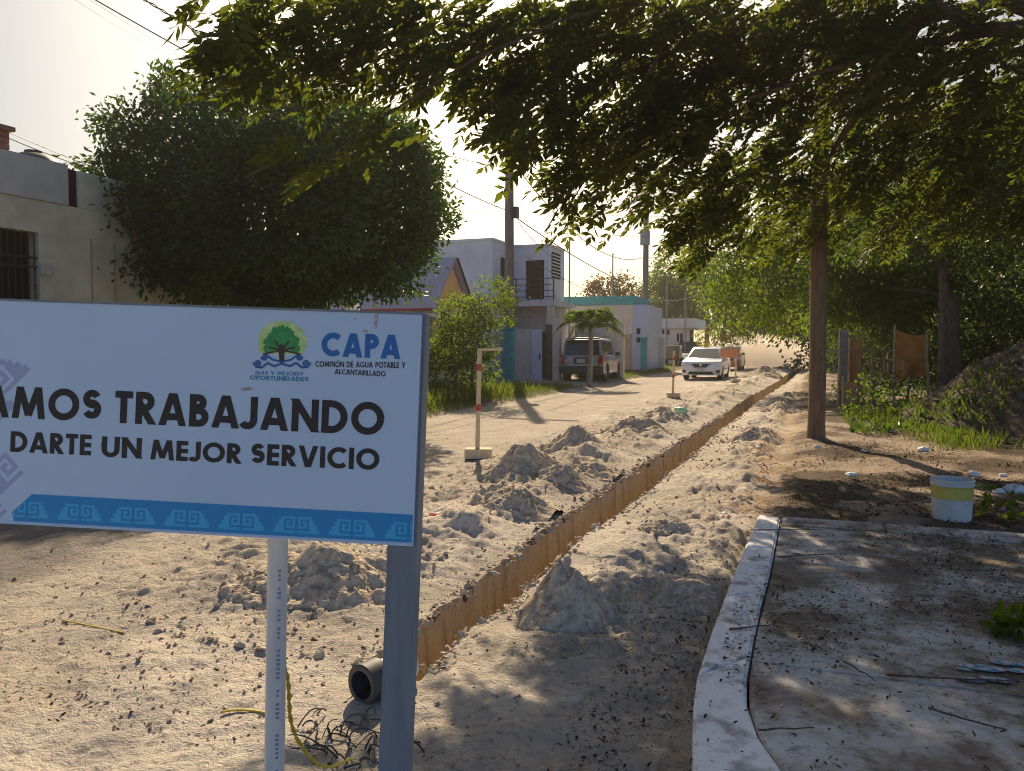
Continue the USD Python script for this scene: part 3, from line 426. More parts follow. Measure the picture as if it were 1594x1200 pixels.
# ------------------------------------------------------------------ dirt mounds
def intrench(x, y): return (x > edgeL(y) - .03) & (x < edgeR(y) + .03) & (y > Y0 - .05)
def mound(x, y, rx, ry, h, seed, sharp=1.05, n=60):
    a, b = np.meshgrid(np.linspace(-1.25, 1.25, n), np.linspace(-1.25, 1.25, n), indexing='ij')
    X, Y = x + a * rx, y + b * ry; rr = np.sqrt(a * a + b * b) * (1 + .45 * fb(X, Y, 1.4 / max(rx, .3), 3, seed))
    rr = np.sqrt(rr * rr + .02) - .04; prof = np.clip(1 - rr, 0, 1) ** sharp * .75 + .25 * np.exp(-(rr / .5) ** 2)
    edge = sstep(1.25, .9, np.maximum(np.abs(a), np.abs(b)) * 1.0)
    Zb = H(X.ravel(), Y.ravel()).reshape(X.shape)
    Zm = Zb - .04 + (prof * h * .95 * (1 + .5 * fb(X, Y, 3 / max(rx, .3), 3, seed + 1)) + .05 * min(h, .45) / .3 * fb(X, Y, 11, 4, seed + 2) * sstep(0, .2, prof) + .04 * sstep(.0, .14, prof))
    keep = (rr < 1.18) & ~intrench(X, Y); idx = np.arange(n * n).reshape(n, n); q = np.stack([idx[:-1, :-1], idx[1:, :-1], idx[1:, 1:], idx[:-1, 1:]], -1).reshape(-1, 4)
    q = q[keep.ravel()[q].all(1)]; f = np.vstack([q[:, [0, 1, 2]], q[:, [0, 2, 3]]])
    m = trimesh.Trimesh(np.stack([X, Y, Zm], -1).reshape(-1, 3), f, process=False); m.remove_unreferenced_vertices(); return m
MOUNDS = [(810, 752, .42, .40, .33, 'pointed grey-brown dirt mound right of the white marker base'), (886, 712, .48, .45, .36, 'conical dirt mound left of the trench, behind the pointed one'),
    (880, 764, .30, .30, .24, 'small steep dirt mound at the trench edge below the conical one'), (815, 803, .50, .40, .20, 'low spread dirt mound in front of the pointed mound'),
    (990, 680, .62, .5, .24, 'low wide dirt mound halfway down the trench, left side'), (1030, 662, .55, .5, .24, 'dirt mound beside the green plastic bag'),
    (862, 958, .31, .34, .34, 'large steep grey dirt mound on the near right edge of the trench'), (500, 915, .52, .42, .27, 'pale dirt mound seen between the two sign supports'),
    (440, 925, .38, .30, .16, 'low grey dirt mound behind the white plastic pipe prop'), (1038, 832, .20, .18, .11, 'little dirt mound alone between trench and kerb'),
    (1075, 940, .36, .30, .12, 'low lumpy dirt mound against the white kerb'), (1188, 588, 1.3, 1.6, .42, 'long far dirt mound where the trench meets the dust'), (1215, 643, .5, .6, .17, 'low dirt mound right of the trench near the wooden pole'),
    (930, 745, .35, .4, .15, 'flat dirt mound touching the trench rim in mid distance'), (1175, 690, .5, .6, .16, 'orange-tinged dirt mound in front of the wooden pole')]
CL = []
for k, (px, py, rx, ry, h, lab) in enumerate(MOUNDS):
    p = gnd(px, py)
    if k == 6: p = p + np.array([.05, .05, 0])
    n_ = int(90 * rx / .4); a_ = R.uniform(0, 2 * PI, n_); q_ = np.sqrt(R.random(n_)) * 1.15; CL.append(np.stack([p[0] + q_ * rx * np.cos(a_), p[1] + q_ * ry * np.sin(a_), np.clip(1 - q_, 0, 1) * h * .9], 1))
    single('dirt_mound', mound(p[0], p[1], rx, ry, h, 60 + 3 * k), M['mound'], lab, 'dirt mound', 'dirt mounds along the trench', smooth=True)
hp = np.array([5.2, 16.6])
hm = mound(hp[0], hp[1], 3.6, 3.0, 2.8, 140, 1.0, 120); hv = np.array(hm.vertices); hm.vertices = hv + np.stack([0 * hv[:, 0], 0 * hv[:, 0], (.30 * fb(hv[:, 0], hv[:, 1], 1.4, 4, 131) + .16 * np.abs(fb(hv[:, 0], hv[:, 1], 4, 4, 132))) * np.clip(hv[:, 2], 0, 1)], 1); hv = np.array(hm.vertices)
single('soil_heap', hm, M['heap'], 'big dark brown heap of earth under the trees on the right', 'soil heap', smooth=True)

# ------------------------------------------------------------------ scattered small matter
def onslab(x, y): return (x > KX + .1) & (x < 3.2) & (y < KY - .05)
def gz(x, y):
    z = H(x, y); z = np.where(onslab(x, y), ZK, z); return z
def scatter(name, lab, m, protos, P, S, tilt=.4):
    v, f = [], []; n = 0; nv = 0
    pi = R.integers(0, len(protos), len(P)); out_v, out_f = [], []
    for k, pr_ in enumerate(protos):
        sel = np.where(pi == k)[0]
        if not len(sel): continue
        an = R.uniform(0, 2 * PI, len(sel)); ta = R.normal(0, tilt, (len(sel), 2)); ca, sa = np.cos(an), np.sin(an)
        V0 = np.array(pr_.vertices)[None] * S[sel][:, None, None]
        X = V0[..., 0] * ca[:, None] - V0[..., 1] * sa[:, None]; Y = V0[..., 0] * sa[:, None] + V0[..., 1] * ca[:, None]; Z = V0[..., 2] + X * ta[:, :1] + Y * ta[:, 1:]
        VV = np.stack([X, Y, Z], -1) + P[sel][:, None]; FF = np.array(pr_.faces)[None] + (np.arange(len(sel)) * V0.shape[1])[:, None, None] + nv
        out_v.append(VV.reshape(-1, 3)); out_f.append(FF.reshape(-1, 3)); nv += V0.shape[1] * len(sel)
    return single(name, (np.vstack(out_v), np.vstack(out_f)), m, lab, None, kind='stuff')
def rock(seed):
    q = np.random.default_rng(seed).normal(0, 1, (11, 3)); q /= np.linalg.norm(q, axis=1, keepdims=True); m = trimesh.convex.convex_hull(q * np.array([1.15, .8, .6])); return trimesh.Trimesh(m.vertices, m.faces, process=False)
rocks = [rock(s) for s in range(6)]
def pick(n, x0, x1, y0, y1, dens_=None, pw=1.6):
    y = y0 + (y1 - y0) * R.random(n) ** pw; x = R.uniform(x0, x1, n)
    ok = ~intrench(x, y)
    if dens_ is not None: ok &= R.random(n) < dens_(x, y)
    return x[ok], y[ok]
x, y = pick(26000, -6.5, KX, 2.4, 18, lambda x, y: .25 + 1.6 * np.clip(fb(x, y, 1.2, 4, 71) + .15, 0, 1) * (1 - .75 * (x < -4.2)))
S = .002 + .014 * R.random(len(x)) ** 7; scatter('clods', 'loose pale clods and pebbles all over the dug-up soil', M['stone'], rocks, np.stack([x, y, gz(x, y) + S * .2], 1), S)
x, y = pick(15000, -6, KX, 2.3, 16, lambda x, y: np.clip(fb(x, y, .9, 4, 72) * 2 + .12, 0, 1) * (1 - .6 * (x < -4.4)))
S = .0016 + .007 * R.random(len(x)) ** 5; scatter('dark_grit', 'dark grit and bits of asphalt scattered over the dusty soil', M['clodd'], rocks, np.stack([x, y, gz(x, y) + S * .2], 1), S)
lump = []
Yl = 3.9 + 13 * R.random(150) ** 1.3; Xl = edgeL(Yl) - R.uniform(-.015, .05, 150); S = R.uniform(.010, .035, 150); S[::5] *= 1.7
scatter('asphalt_lumps', 'broken dark asphalt lumps along the left rim of the trench', M['clodd'], rocks, np.stack([Xl, Yl, H(Xl - .04, Yl) - .012 - S * .3], 1), S)
Yl = Y0 + .1 + 16 * R.random(1500) ** 1.6; sd2 = R.random(1500) < .5; ov = R.normal(.012, .035, 1500); Xl = np.where(sd2, edgeL(Yl) - ov, edgeR(Yl) + ov); S = .010 + .035 * R.random(1500) ** 2.5; scatter('lip_clods', 'broken clods of soil along both lips of the trench', M['mound'], rocks, np.stack([Xl, Yl, H(np.where(sd2, Xl - .05, Xl + .05), Yl) - S * .35], 1), S)
def leafp(l, w, c):
    a = np.linspace(0, 1, 4); v = [(0, 0, 0)]
    for t in (.35, .7): v += [(l * t, -w * math.sin(PI * t ** .8) / 2, c * t * t + .15 * w), (l * t, 0, c * t * t), (l * t, w * math.sin(PI * t ** .8) / 2, c * t * t + .15 * w)]
    v.append((l, 0, c)); f = [(0, 1, 2), (0, 2, 3), (1, 4, 5), (1, 5, 2), (2, 5, 6), (2, 6, 3), (4, 7, 5), (5, 7, 6)]; return trimesh.Trimesh(v, f, process=False)
lps = [leafp(1, .45, c) for c in (.05, .3)] + [trimesh.Trimesh([(0, 0, 0), (.45, -w / 2, .1), (1, 0, c), (.45, w / 2, .1)], [(0, 1, 2), (0, 2, 3)], process=False) for w, c in ((.32, .1), (.25, .25), (.4, .05), (.10, .1), (.07, .05), (.36, .2), (.12, .3))]
def dl(x, y): return np.clip(.05 + 3.2 * np.clip(fb(x, y, 1.3, 5, 73) + .02, 0, 1) + 1.5 * np.clip(.5 + 3 * fb(x, y, 2.5, 3, 77), 0, 1) * np.exp(-((x - 1.2) / .9) ** 2 - ((y - 5.2) / 1.1) ** 2) + .3 * (x > 2), 0, 1) * sstep(-.9, .1, x + .3)
x, y = pick(300000, -.9, 4.6, 2.2, 13, dl, 1.5)
S = .006 + .026 * R.random(len(x)) ** 3; scatter('leaf_litter', 'dry brown leaves and twig bits littering sidewalk and shaded ground', M['litter'], lps, np.stack([x, y, gz(x, y) + .006], 1), S, .25)
x, y = pick(90000, -.2, 5.2, KY, 15, lambda x, y: np.clip(.25 + 2.6 * fb(x, y, 1.3, 4, 78), 0, 1) * (.35 + .65 * sstep(0, 1, x)), 1.2); S = .014 + .045 * R.random(len(x)) ** 3; scatter('leaf_litter', 'brown fallen leaves carpeting the ground between wooden pole and bucket', M['litter'], lps, np.stack([x, y, gz(x, y) + .008], 1), S, .3)
x, y = pick(24000, -4.5, KX, 2.3, 12, lambda x, y: np.clip(fb(x, y, 1.1, 3, 74) * 2, 0, 1))
S = .006 + .025 * R.random(len(x)) ** 2; scatter('leaf_litter', 'few dry leaf bits strewn over the sunny soil by the trench', M['litter'], lps, np.stack([x, y, gz(x, y) + .004], 1), S, .3)
for k, (a, b, w) in enumerate((((1380, 1053), (1580, 1062), .005), ((1180, 1138), (1270, 1132), .004), ((1135, 980), (1200, 976), .005), ((1310, 1030), (1360, 1062), .004), ((1450, 1105), (1560, 1135), .005), ((1210, 868), (1300, 862), .005), ((1170, 826), (1310, 824), .004))):
    A, B = gnd(*a, ZK), gnd(*b, ZK); n = 9; P = np.array([A + (B - A) * t for t in np.linspace(0, 1, n)]); P[:, 2] = ZK + .006; P[:, :2] += np.cumsum(R.normal(0, .008, (n, 2)), 0) * .6
    single('twig', tube(P, np.linspace(w, w * .5, n), 6), M['bark'], ['long thin dark twig lying below the blue paint mark', 'short straight twig by the curve of the kerb crack', 'twig lying across the white kerb', 'forked-looking twig left of the long one on the sidewalk', 'bent twig at the right below the blue paint', 'twig on the shaded part of the slab near the kerb', 'twig along the far kerb edge of the corner'][k], 'twig', 'twigs on the sidewalk')

x, y = pick(5200, -3.9, KX, 3.2, 16, lambda x, y: np.clip(.15 + 2.2 * fb(x, y, .8, 3, 79), 0, 1))
cl = np.vstack(CL); cl = cl[~intrench(cl[:, 0], cl[:, 1])]; cl[:, 2] += H(cl[:, 0], cl[:, 1]) + .01; S2 = .008 + .026 * R.random(len(cl)) ** 3; scatter('mound_clods', 'crumbs and clods lying on the dirt mounds', M['mound'], rocks, cl, S2)
S = .010 + .030 * R.random(len(x)) ** 3; scatter('clods', 'larger crumbly soil clods lying on the spoil beside the trench', M['mound'], rocks, np.stack([x, y, gz(x, y) + S * .15], 1), S)
# ------------------------------------------------------------------ litter, bucket, rope
bp = gnd(1481, 806, .1); bk = Thing('plastic_bucket', 'white plastic bucket with a yellow band and dented rim standing on the litter', 'bucket', (bp[0], bp[1], gz(bp[0], bp[1])))
bh = .33; rb, rt = .142, .156
def ring(prof, n=40): m = trimesh.creation.revolve(prof, sections=n); return m
bk.part('tub', ring([(0, 0), (rb, 0), (rb + .003, .01), (rt, bh), (rt - .006, bh), (rb - .004, .02), (0, .02)]), M['bucket'], smooth=40, local=True)
bk.part('rim', ring([(rt, bh - .045), (rt + .008, bh - .045), (rt + .009, bh - .035), (rt + .003, bh - .03), (rt + .003, bh - .008), (rt + .009, bh - .004), (rt + .006, bh + .004), (rt - .007, bh + .004), (rt - .007, bh - .01)]), M['bucket'], smooth=40, local=True)
bk.part('handle', tube(bez([(math.cos(a) * (rt + .012), math.sin(a) * (rt + .012) , bh - .05 - .11 * math.sin(a)) for a in np.linspace(0, PI, 7)], 30), .0035, 6), M['iron'], local=True); bk.part('yellow_band', ring([(rb + .0085, .18), (rb + .0105, .18), (rt + .0005, bh - .05), (rt - .002, bh - .05)]), M['byellow'], smooth=40, local=True)
def crumple(x, y, z, r, seed, flat_=.6):
    m = trimesh.creation.icosphere(3, 1.0); v = m.vertices; k = 1 + .9 * (meshkit.fbm(v * 1.6 + seed, 4, seed)[:, None] - .5) + .25 * np.abs(meshkit.noise(v * 4 + seed, seed + 3)[:, None] - .5)
    m.vertices = v * k * np.array([1, .8, flat_]) * r; m.apply_translation([x, y, z + r * flat_ * .55]); return m
for px, py, r, mt, lab, c in ((1325, 746, 0.061, 'bag', 'crumpled white plastic bag on the ground left of the bucket', 'plastic bag'), (1437, 706, 0.072, 'bag', 'white plastic bag beside the sunlit weeds', 'plastic bag'), (1582, 772, 0.094, 'bag', 'white plastic bag at the right edge of the picture', 'plastic bag'), (1516, 742, 0.061, 'bag', 'grey-white bag scrap just behind the bucket', 'plastic bag'),
        (1272, 702, .05, 'bag', 'small pale scrap at the foot of the wooden pole', 'scrap'), (1060, 655, .13, 'bagg', 'pale green plastic bag on the spoil left of the trench', 'plastic bag'), (686, 822, .05, 'bag', 'clear crushed plastic cup beside the sign post', 'cup'), (675, 826, .032, 'redp', 'red wrapper scrap beside the crushed cup', 'wrapper'),
        (1552, 800, .07, 'pinkp', 'faded pink wrapper on the litter right of the bucket', 'wrapper'), (1128, 803, .03, 'bag', 'small pale scrap on the soil by the kerb', 'scrap'), (1180, 708, .03, 'bag', 'tiny white scrap on the orange soil', 'scrap'), (1562, 742, 0.043, 'bag', 'torn white scrap behind the bucket to the right', 'scrap'), (1555, 776, .05, 'bag', 'light crumpled scrap between bucket and right edge', 'scrap'), (1150, 605, .11, 'bag', 'white scrap by the far orange board', 'scrap') if False else (1345, 703, 0.043, 'bag', 'flat pale scrap between pole and weeds', 'scrap')):
    p = gnd(px, py, .06 if px > 1200 else 0); single('litter_' + c.replace(' ', '_'), crumple(p[0], p[1], float(gz(p[0], p[1])) - .01, r, int(px) % 37), M[mt], lab, c, smooth=True)
pts = bez([at(441, 1035, 2.36), at(450, 1085, 2.36), at(458, 1140, 2.4), at(490, 1185, 2.5), at(520, 1192, 2.6), at(548, 1180, 2.72)], 40)
ro = [tube(pts + .004 * np.stack([np.cos(np.arange(40) * 1.3 + a), np.sin(np.arange(40) * 1.3 + a), 0 * np.arange(40)], 1), .0035, 6) for a in (0, PI)]
single('yellow_rope', cat_(ro), M['yellow'], 'thin yellow rope hanging in a loop behind the plastic pipe prop', 'rope')
gp = [gnd(px, py) for px, py in ((345, 1112), (380, 1108), (420, 1112))]; single('yellow_rope', tube(bez([p + [0, 0, gz(p[0], p[1]) + .008] for p in gp], 12), .005, 6), M['yellow'], 'yellow rope end lying on the soil left of the pipe prop', 'rope')
gp = [gnd(px, py) for px, py in ((98, 968), (140, 978), (195, 990))]; single('yellow_rope', tube(bez([p + [0, 0, float(gz(p[0], p[1])) + .006] for p in gp], 12), .004, 6), M['yellow'], 'pale yellow string lying on the sunny soil at far left', 'rope')
st = []
for k in range(42):
    px, py = 560 + R.normal(0, 42), 1150 + R.normal(0, 24); p = gnd(px, py); a = R.uniform(0, 2 * PI); L_ = R.uniform(.05, .14); d = np.array([math.cos(a), math.sin(a), 0]); z = float(gz(p[0], p[1]))
    P = bez([p + [0, 0, z + .003], p + d * L_ * .5 + [0, 0, z + R.uniform(.01, .06)], p + d * L_ + np.array([R.normal(0, .03), R.normal(0, .03), z + R.uniform(0, .04)])], 8)
    w = np.linspace(.004, .002, 8); st.append(tube(P, w, 4))
single('strap_tangle', cat_(st), M['black'], 'tangle of dark curled strips lying in front of the drain pipe', None, kind='stuff')

# ------------------------------------------------------------------ marker posts
def marker(px, py, h, lab, board=None, arm=True):
    p = gnd(px, py); z = float(H(p[0], p[1])); t = Thing('marker_post', lab, 'marker post', (p[0], p[1], z), YAW, 'marker posts along the trench')
    t.part('base', xf(cbox(.36, .22, .13, .012), loc=(0, 0, .085)), M['timber'], local=True); t.part('foot', bx(-.165, .165, -.10, .10, 0, .03), M['black'], local=True)
    t.part('post', xf(cbox(.058, .045, h - .15, .006), loc=(.0, 0, .15 + (h - .15) / 2 - .004), ry=.022), M['timber'], local=True)
    if board is None:
        for zz in (h * .47, h * .83): t.part('tape_band', xf(cbox(.075, .06, .085, .006), loc=(.022 * zz - .018, 0, zz)), M['redtape'], local=True)
        if arm: t.part('arm', xf(cbox(.32, .03, .035, .006), loc=(.16, -.005, h - .015), ry=-.05), M['timber'], local=True)
    else:
        t.part('board', xf(cbox(.72, .025, .38, .01), loc=(-.26, -.035, h - .02)), M['orangeb'], local=True)
    return t
marker(745, 716, 1.46, 'pale wooden marker post with two red bands and a short arm, nearest the camera')
marker(1048, 622, 1.32, 'pale wooden marker post on a box base left of the oncoming white car', arm=False)
marker(1145, 597, 1.20, 'marker post carrying an orange board, half lost in dust', board=1)

# ------------------------------------------------------------------ cars
def ext_side(poly, w): return Manifold.extrude(CrossSection([poly]), w).translate([0, 0, -w / 2]).rotate([90, 0, 0]).rotate([0, 0, 90])   # poly in (y, z), width along x
def ext_front(poly, l): return Manifold.extrude(CrossSection([poly]), l).translate([0, 0, -l / 2]).rotate([90, 0, 0])                        # poly in (x, z), length along y
def ext_plan(poly, h): return Manifold.extrude(CrossSection([poly]), h)
def rnd(poly, r): 
    p = Polygon(poly).buffer(-r, join_style=1).buffer(2 * r, join_style=1, quad_segs=5).buffer(-r, join_style=1, quad_segs=5); return [tuple(q) for q in list(p.exterior.coords)[:-1]][::1] if p.exterior.is_ccw else [tuple(q) for q in list(p.exterior.coords)[:-1]][::-1]
def sect(m, axis, poly, lo, hi, shift):
    """a panel that follows the body: the body moved outward by SHIFT, cut to POLY seen along AXIS, between lo and hi"""
    if axis == 'y': c = ext_front(poly, 20) ^ Manifold.cube([20, hi - lo, 20]).translate([-10, lo, -5])
    else: c = ext_side(poly, 20) ^ Manifold.cube([hi - lo, 20, 20]).translate([lo, -10, -5])
    return tri(m.translate(shift) ^ c)
def car(name, label, loc, rz, body, L, Wd, low, cab, paint, wr, wb, roofw=.78, belt=.95, group=None, suv=False, rearview=False, roofpaint=None):
    t = Thing(name, label, 'car', loc, rz, group)
    plan = rnd([(-Wd / 2, -L / 2), (Wd / 2, -L / 2), (Wd / 2, L / 2 - .25), (Wd / 2 - .22, L / 2), (-Wd / 2 + .22, L / 2), (-Wd / 2, L / 2 - .25)], .14)
    front = rnd([(-Wd / 2 + .06, .16), (Wd / 2 - .06, .16), (Wd / 2, .42), (Wd / 2 - .01, .72), (Wd / 2 - .07, belt + .06), (-Wd / 2 + .07, belt + .06), (-Wd / 2 + .01, .72), (-Wd / 2, .42)], .05)
    lo_ = ext_side(rnd(low, .05), Wd + .2) ^ ext_plan(plan, 3) ^ ext_front(front, L + 1)
    cf = rnd([(-Wd / 2 + .09, belt - .15), (Wd / 2 - .09, belt - .15), (Wd / 2 * roofw, max(q[1] for q in cab) + .01), (-Wd / 2 * roofw, max(q[1] for q in cab) + .01)], .07)
    cb_ = ext_side(rnd(cab, .05), Wd + .2) ^ ext_front(cf, L + 1)
    arches = [Manifold.cylinder(Wd + 1, wr + .06, wr + .06, 28, True).rotate([0, 90, 0]).translate([0, yy, wr]) for yy in (wb / 2 + .05, -wb / 2 + .05)]
    core = Manifold.cube([Wd - .44, L - .3, .8]).translate([-(Wd - .44) / 2, -(L - .3) / 2, .22])
    full = lo_
    for a in arches: full = full - (a - core)
    t.part('body', tri(full), M[paint], smooth=30, local=True); t.part('cabin', tri(cb_), M[roofpaint or paint], smooth=30, local=True)
    zt = max(q[1] for q in cab); yl0, yl1 = min(q[0] for q in cab), max(q[0] for q in cab)
    hw0, hw1 = Wd / 2 - .17, Wd / 2 * roofw - .09
    win = [(-hw0, belt + .03), (hw0, belt + .03), (hw1, zt - .10), (-hw1, zt - .10)]
    t.part('windshield', sect(cb_, 'y', rnd(win, .03), .1, 9, [0, .008, .004]), M['glass'], local=True)
    t.part('rear_window', sect(cb_, 'y', rnd(win, .03), -9, -.6, [0, -.008, .004]), M['glass'], local=True)
    sidep = [(yl0 + .42, belt + .05), (yl1 - .55, belt + .05), (yl1 - .95, zt - .12), (yl0 + (.30 if suv else .62), zt - .12)]
    ms = (sidep[0][0] + sidep[1][0]) / 2
    for sgn in (-1, 1):
        for a_, b_ in ((-9, ms - .04), (ms + .04, 9)):
            pc = Polygon(sidep).intersection(sbox(a_, 0, b_, 5))
            t.part('side_window', sect(cb_, 'x', rnd(list(pc.exterior.coords)[:-1], .02), .3 if sgn > 0 else -9, 9 if sgn > 0 else -.3, [sgn * .008, 0, 0]), M['glass'], local=True)
    for sx_ in (-1, 1):
        for yy in (wb / 2 + .05, -wb / 2 + .05):
            w = trimesh.creation.revolve([(wr * .62, -.10), (wr * .93, -.10), (wr, -.07), (wr, .07), (wr * .93, .10), (wr * .62, .10)], sections=26); w.apply_transform(trimesh.transformations.rotation_matrix(PI / 2, [0, 1, 0])); w.apply_translation([sx_ * (Wd / 2 - .13), yy, wr])
            wm = t.part('wheel', w, M['rubber'], smooth=40, local=True)
            rm = cat_([trimesh.creation.cylinder(wr * .62, .12, sections=20)] + [xf(bx(-.03, .03, .05, wr * .6, -.075, .075), rz=k * 2 * PI / 5) for k in range(5)]); rm.apply_transform(trimesh.transformations.rotation_matrix(PI / 2, [0, 1, 0])); rm.apply_translation([sx_ * (Wd / 2 - .13), yy, wr]); t.part('rim', rm, M['rim'], local=True, parent=str(wm.GetPath()))
        mi = xf(cbox(.20, .11, .14, .04), loc=(sx_ * (Wd / 2 + .06), yl1 - .62, belt + .06)); t.part('mirror', mi, M[paint if not suv else 'clad'], smooth=40, local=True)
    return t, lo_, cb_
low = [(-2.2, .30), (-2.22, .62), (-2.16, 1.0), (-1.0, 1.02), (.95, .98), (2.0, .82), (2.2, .70), (2.23, .45), (2.15, .22), (-2.1, .22)]
cab = [(-1.75, .95), (-1.30, 1.30), (-.8, 1.42), (-.2, 1.45), (.30, 1.38), (1.25, .93), (1.2, .85), (-1.7, .85)]
c = gnd(1091, 592); sed, lo_, cb_ = car('sedan_car', 'white sedan driving towards the camera on the dusty road', (c[0], c[1] + 2.1, 0), PI, None, 4.45, 1.72, low, cab, 'white', .31, 2.6, group=None, roofw=.70)
tri_ = lambda pts: rnd(pts, .01)
sed.part('grille', sect(lo_, 'y', tri_([(-.46, .74), (.46, .74), (.22, .56), (-.22, .56)]), 1.5, 9, [0, .012, .0]), M['black'], local=True)
sed.part('lower_grille', sect(lo_, 'y', tri_([(-.48, .38), (.48, .38), (.56, .26), (-.56, .26)]), 1.5, 9, [0, .012, 0]), M['black'], local=True)
for s in (-1, 1):
    sed.part('headlight', sect(lo_, 'y', tri_([(s * .50, .70), (s * .80, .80), (s * .84, .70), (s * .56, .60)]), 1.2, 9, [0, .012, 0]), M['lampw'], local=True)
    sed.part('fog_recess', sect(lo_, 'y', tri_([(s * .62, .44), (s * .80, .46), (s * .78, .32), (s * .66, .32)]), 1.2, 9, [0, .012, 0]), M['black'], local=True)
    sed.part('chrome_trim', sect(lo_, 'y', tri_([(s * .44, .755), (s * .52, .755), (s * .26, .535), (s * .19, .535)]), 1.5, 9, [0, .016, 0]), M['chrome'], local=True)
sed.part('number_plate', xf(cbox(.32, .02, .13, .008), loc=(0, 2.245, .50)), M['plate'], local=True)
sed.part('badge', xf(trimesh.creation.cylinder(.06, .02, sections=18), rx=PI / 2, loc=(0, 2.245, .67)), M['chrome'], local=True)
lowS = [(-2.12, .40), (-2.16, .60), (-2.10, 1.08), (1.05, 1.06), (1.95, .98), (2.12, .80), (2.15, .50), (2.05, .32), (-2.0, .32)]
cabS = [(-2.02, 1.0), (-1.90, 1.45), (-1.70, 1.70), (-1.0, 1.74), (.0, 1.74), (.55, 1.66), (1.30, 1.02), (1.25, .92), (-2.02, .92)]
c = gnd(903, 598); sv, lo_, cb_ = car('parked_suv', 'grey sport utility car parked on the left verge behind the small palm', (c[0] - .1, c[1] + 2.2, .05), math.radians(3), None, 4.35, 1.78, lowS, cabS, 'silver', .36, 2.6, roofw=.80, belt=1.05, suv=True)
sv.part('rear_bumper', sect(lo_, 'y', tri_([(-.88, .36), (.88, .36), (.88, .66), (-.88, .66)]), -9, -1.6, [0, -.05, 0]), M['clad'], local=True)
for s in (-1, 1):
    sv.part('tail_light', sect(lo_, 'y', tri_([(s * .66, .72), (s * .87, .72), (s * .87, 1.08), (s * .72, 1.08)]), -9, -1.7, [s * .012, -.012, 0]), M['lampred'], local=True)
    sv.part('roof_rail', tube(bez([(s * .62, -1.6, 1.76), (s * .62, -1.3, 1.80), (s * .62, .1, 1.80), (s * .62, .4, 1.74)], 14), .018, 6), M['clad'], local=True)
    sv.part('side_cladding', sect(lo_, 'x', tri_([(-2.1, .34), (2.1, .34), (2.1, .55), (-2.1, .55)]), .3 if s > 0 else -9, 9 if s > 0 else -.3, [s * .012, 0, 0]), M['clad'], local=True) if False else None
sv.part('number_plate', xf(cbox(.34, .02, .17, .008), loc=(0, -2.17, .86)), M['plate'], local=True); sv.part('plate_recess', xf(cbox(.56, .02, .26, .01), loc=(0, -2.155, .87)), M['clad'], local=True)
sv.part('spoiler', xf(cbox(1.3, .22, .05, .02), loc=(0, -1.78, 1.735)), M['silver'], local=True)
d = 50; c = at(1134, 590, d); far_car, lo2, cb2 = car('sedan_car', 'far orange car with a white roof following in the dust', (c[0], c[1], 0), PI, None, 4.3, 1.7, low, cab, 'orange', .31, 2.6, roofpaint='white')
far_car.part('grille', sect(lo2, 'y', tri_([(-.46, .70), (.46, .70), (.36, .56), (-.36, .56)]), 1.5, 9, [0, .012, 0]), M['black'], local=True)
for s in (-1, 1): far_car.part('headlight', sect(lo2, 'y', tri_([(s * .50, .70), (s * .80, .80), (s * .84, .70), (s * .56, .60)]), 1.2, 9, [0, .012, 0]), M['lampw'], local=True)
lowP = [(-2.5, .45), (-2.52, .98), (-.6, .98), (-.6, .86), (.9, 1.05), (1.9, 1.02), (2.4, .9), (2.45, .5), (2.35, .32), (-2.4, .36)]
cabP = [(-.55, .95), (-.48, 1.68), (.3, 1.72), (.55, 1.66), (1.15, 1.02), (1.1, .9), (-.55, .9)]
d = 60; c = at(1066, 569, d); pk_, lo3, cb3 = car('pickup_truck', 'dark pickup truck parked on the left verge beyond the white house', (c[0] + .2, c[1] + 1.5, .1), PI * .97, None, 4.95, 1.8, lowP, cabP, 'darkcar', .37, 2.9, belt=1.0)
pk_.part('grille', sect(lo3, 'y', tri_([(-.5, .86), (.5, .86), (.5, .62), (-.5, .62)]), 1.5, 9, [0, .012, 0]), M['chrome'], local=True)
for s in (-1, 1): pk_.part('headlight', sect(lo3, 'y', tri_([(s * .56, .86), (s * .80, .86), (s * .80, .66), (s * .56, .66)]), 1.2, 9, [0, .012, 0]), M['lampw'], local=True)
bxp = at(1049, 545, 56); crate = Thing('dark_trailer_box', 'dark boxy trailer standing beside the pickup truck', 'trailer', (bxp[0], bxp[1], .1))
crate.part('box', xf(cbox(.95, 1.2, .95, .04), loc=(0, 0, .95)), M['darkcar'], local=True); crate.part('frame', bx(-.4, .4, -.8, .8, .40, .475), M['clad'], local=True)
for s in (-1, 1): crate.part('wheel', xf(trimesh.creation.cylinder(.27, .15, sections=20), ry=PI / 2, loc=(s * .5, 0, .27)), M['rubber'], local=True)
c = at(1184, 570, 92); van, lo4, cb4 = car('pickup_truck', 'far white vehicle almost swallowed by the dust cloud', (c[0], c[1], 0), PI, None, 4.95, 1.85, lowP, cabP, 'white', .37, 2.9, belt=1.0)
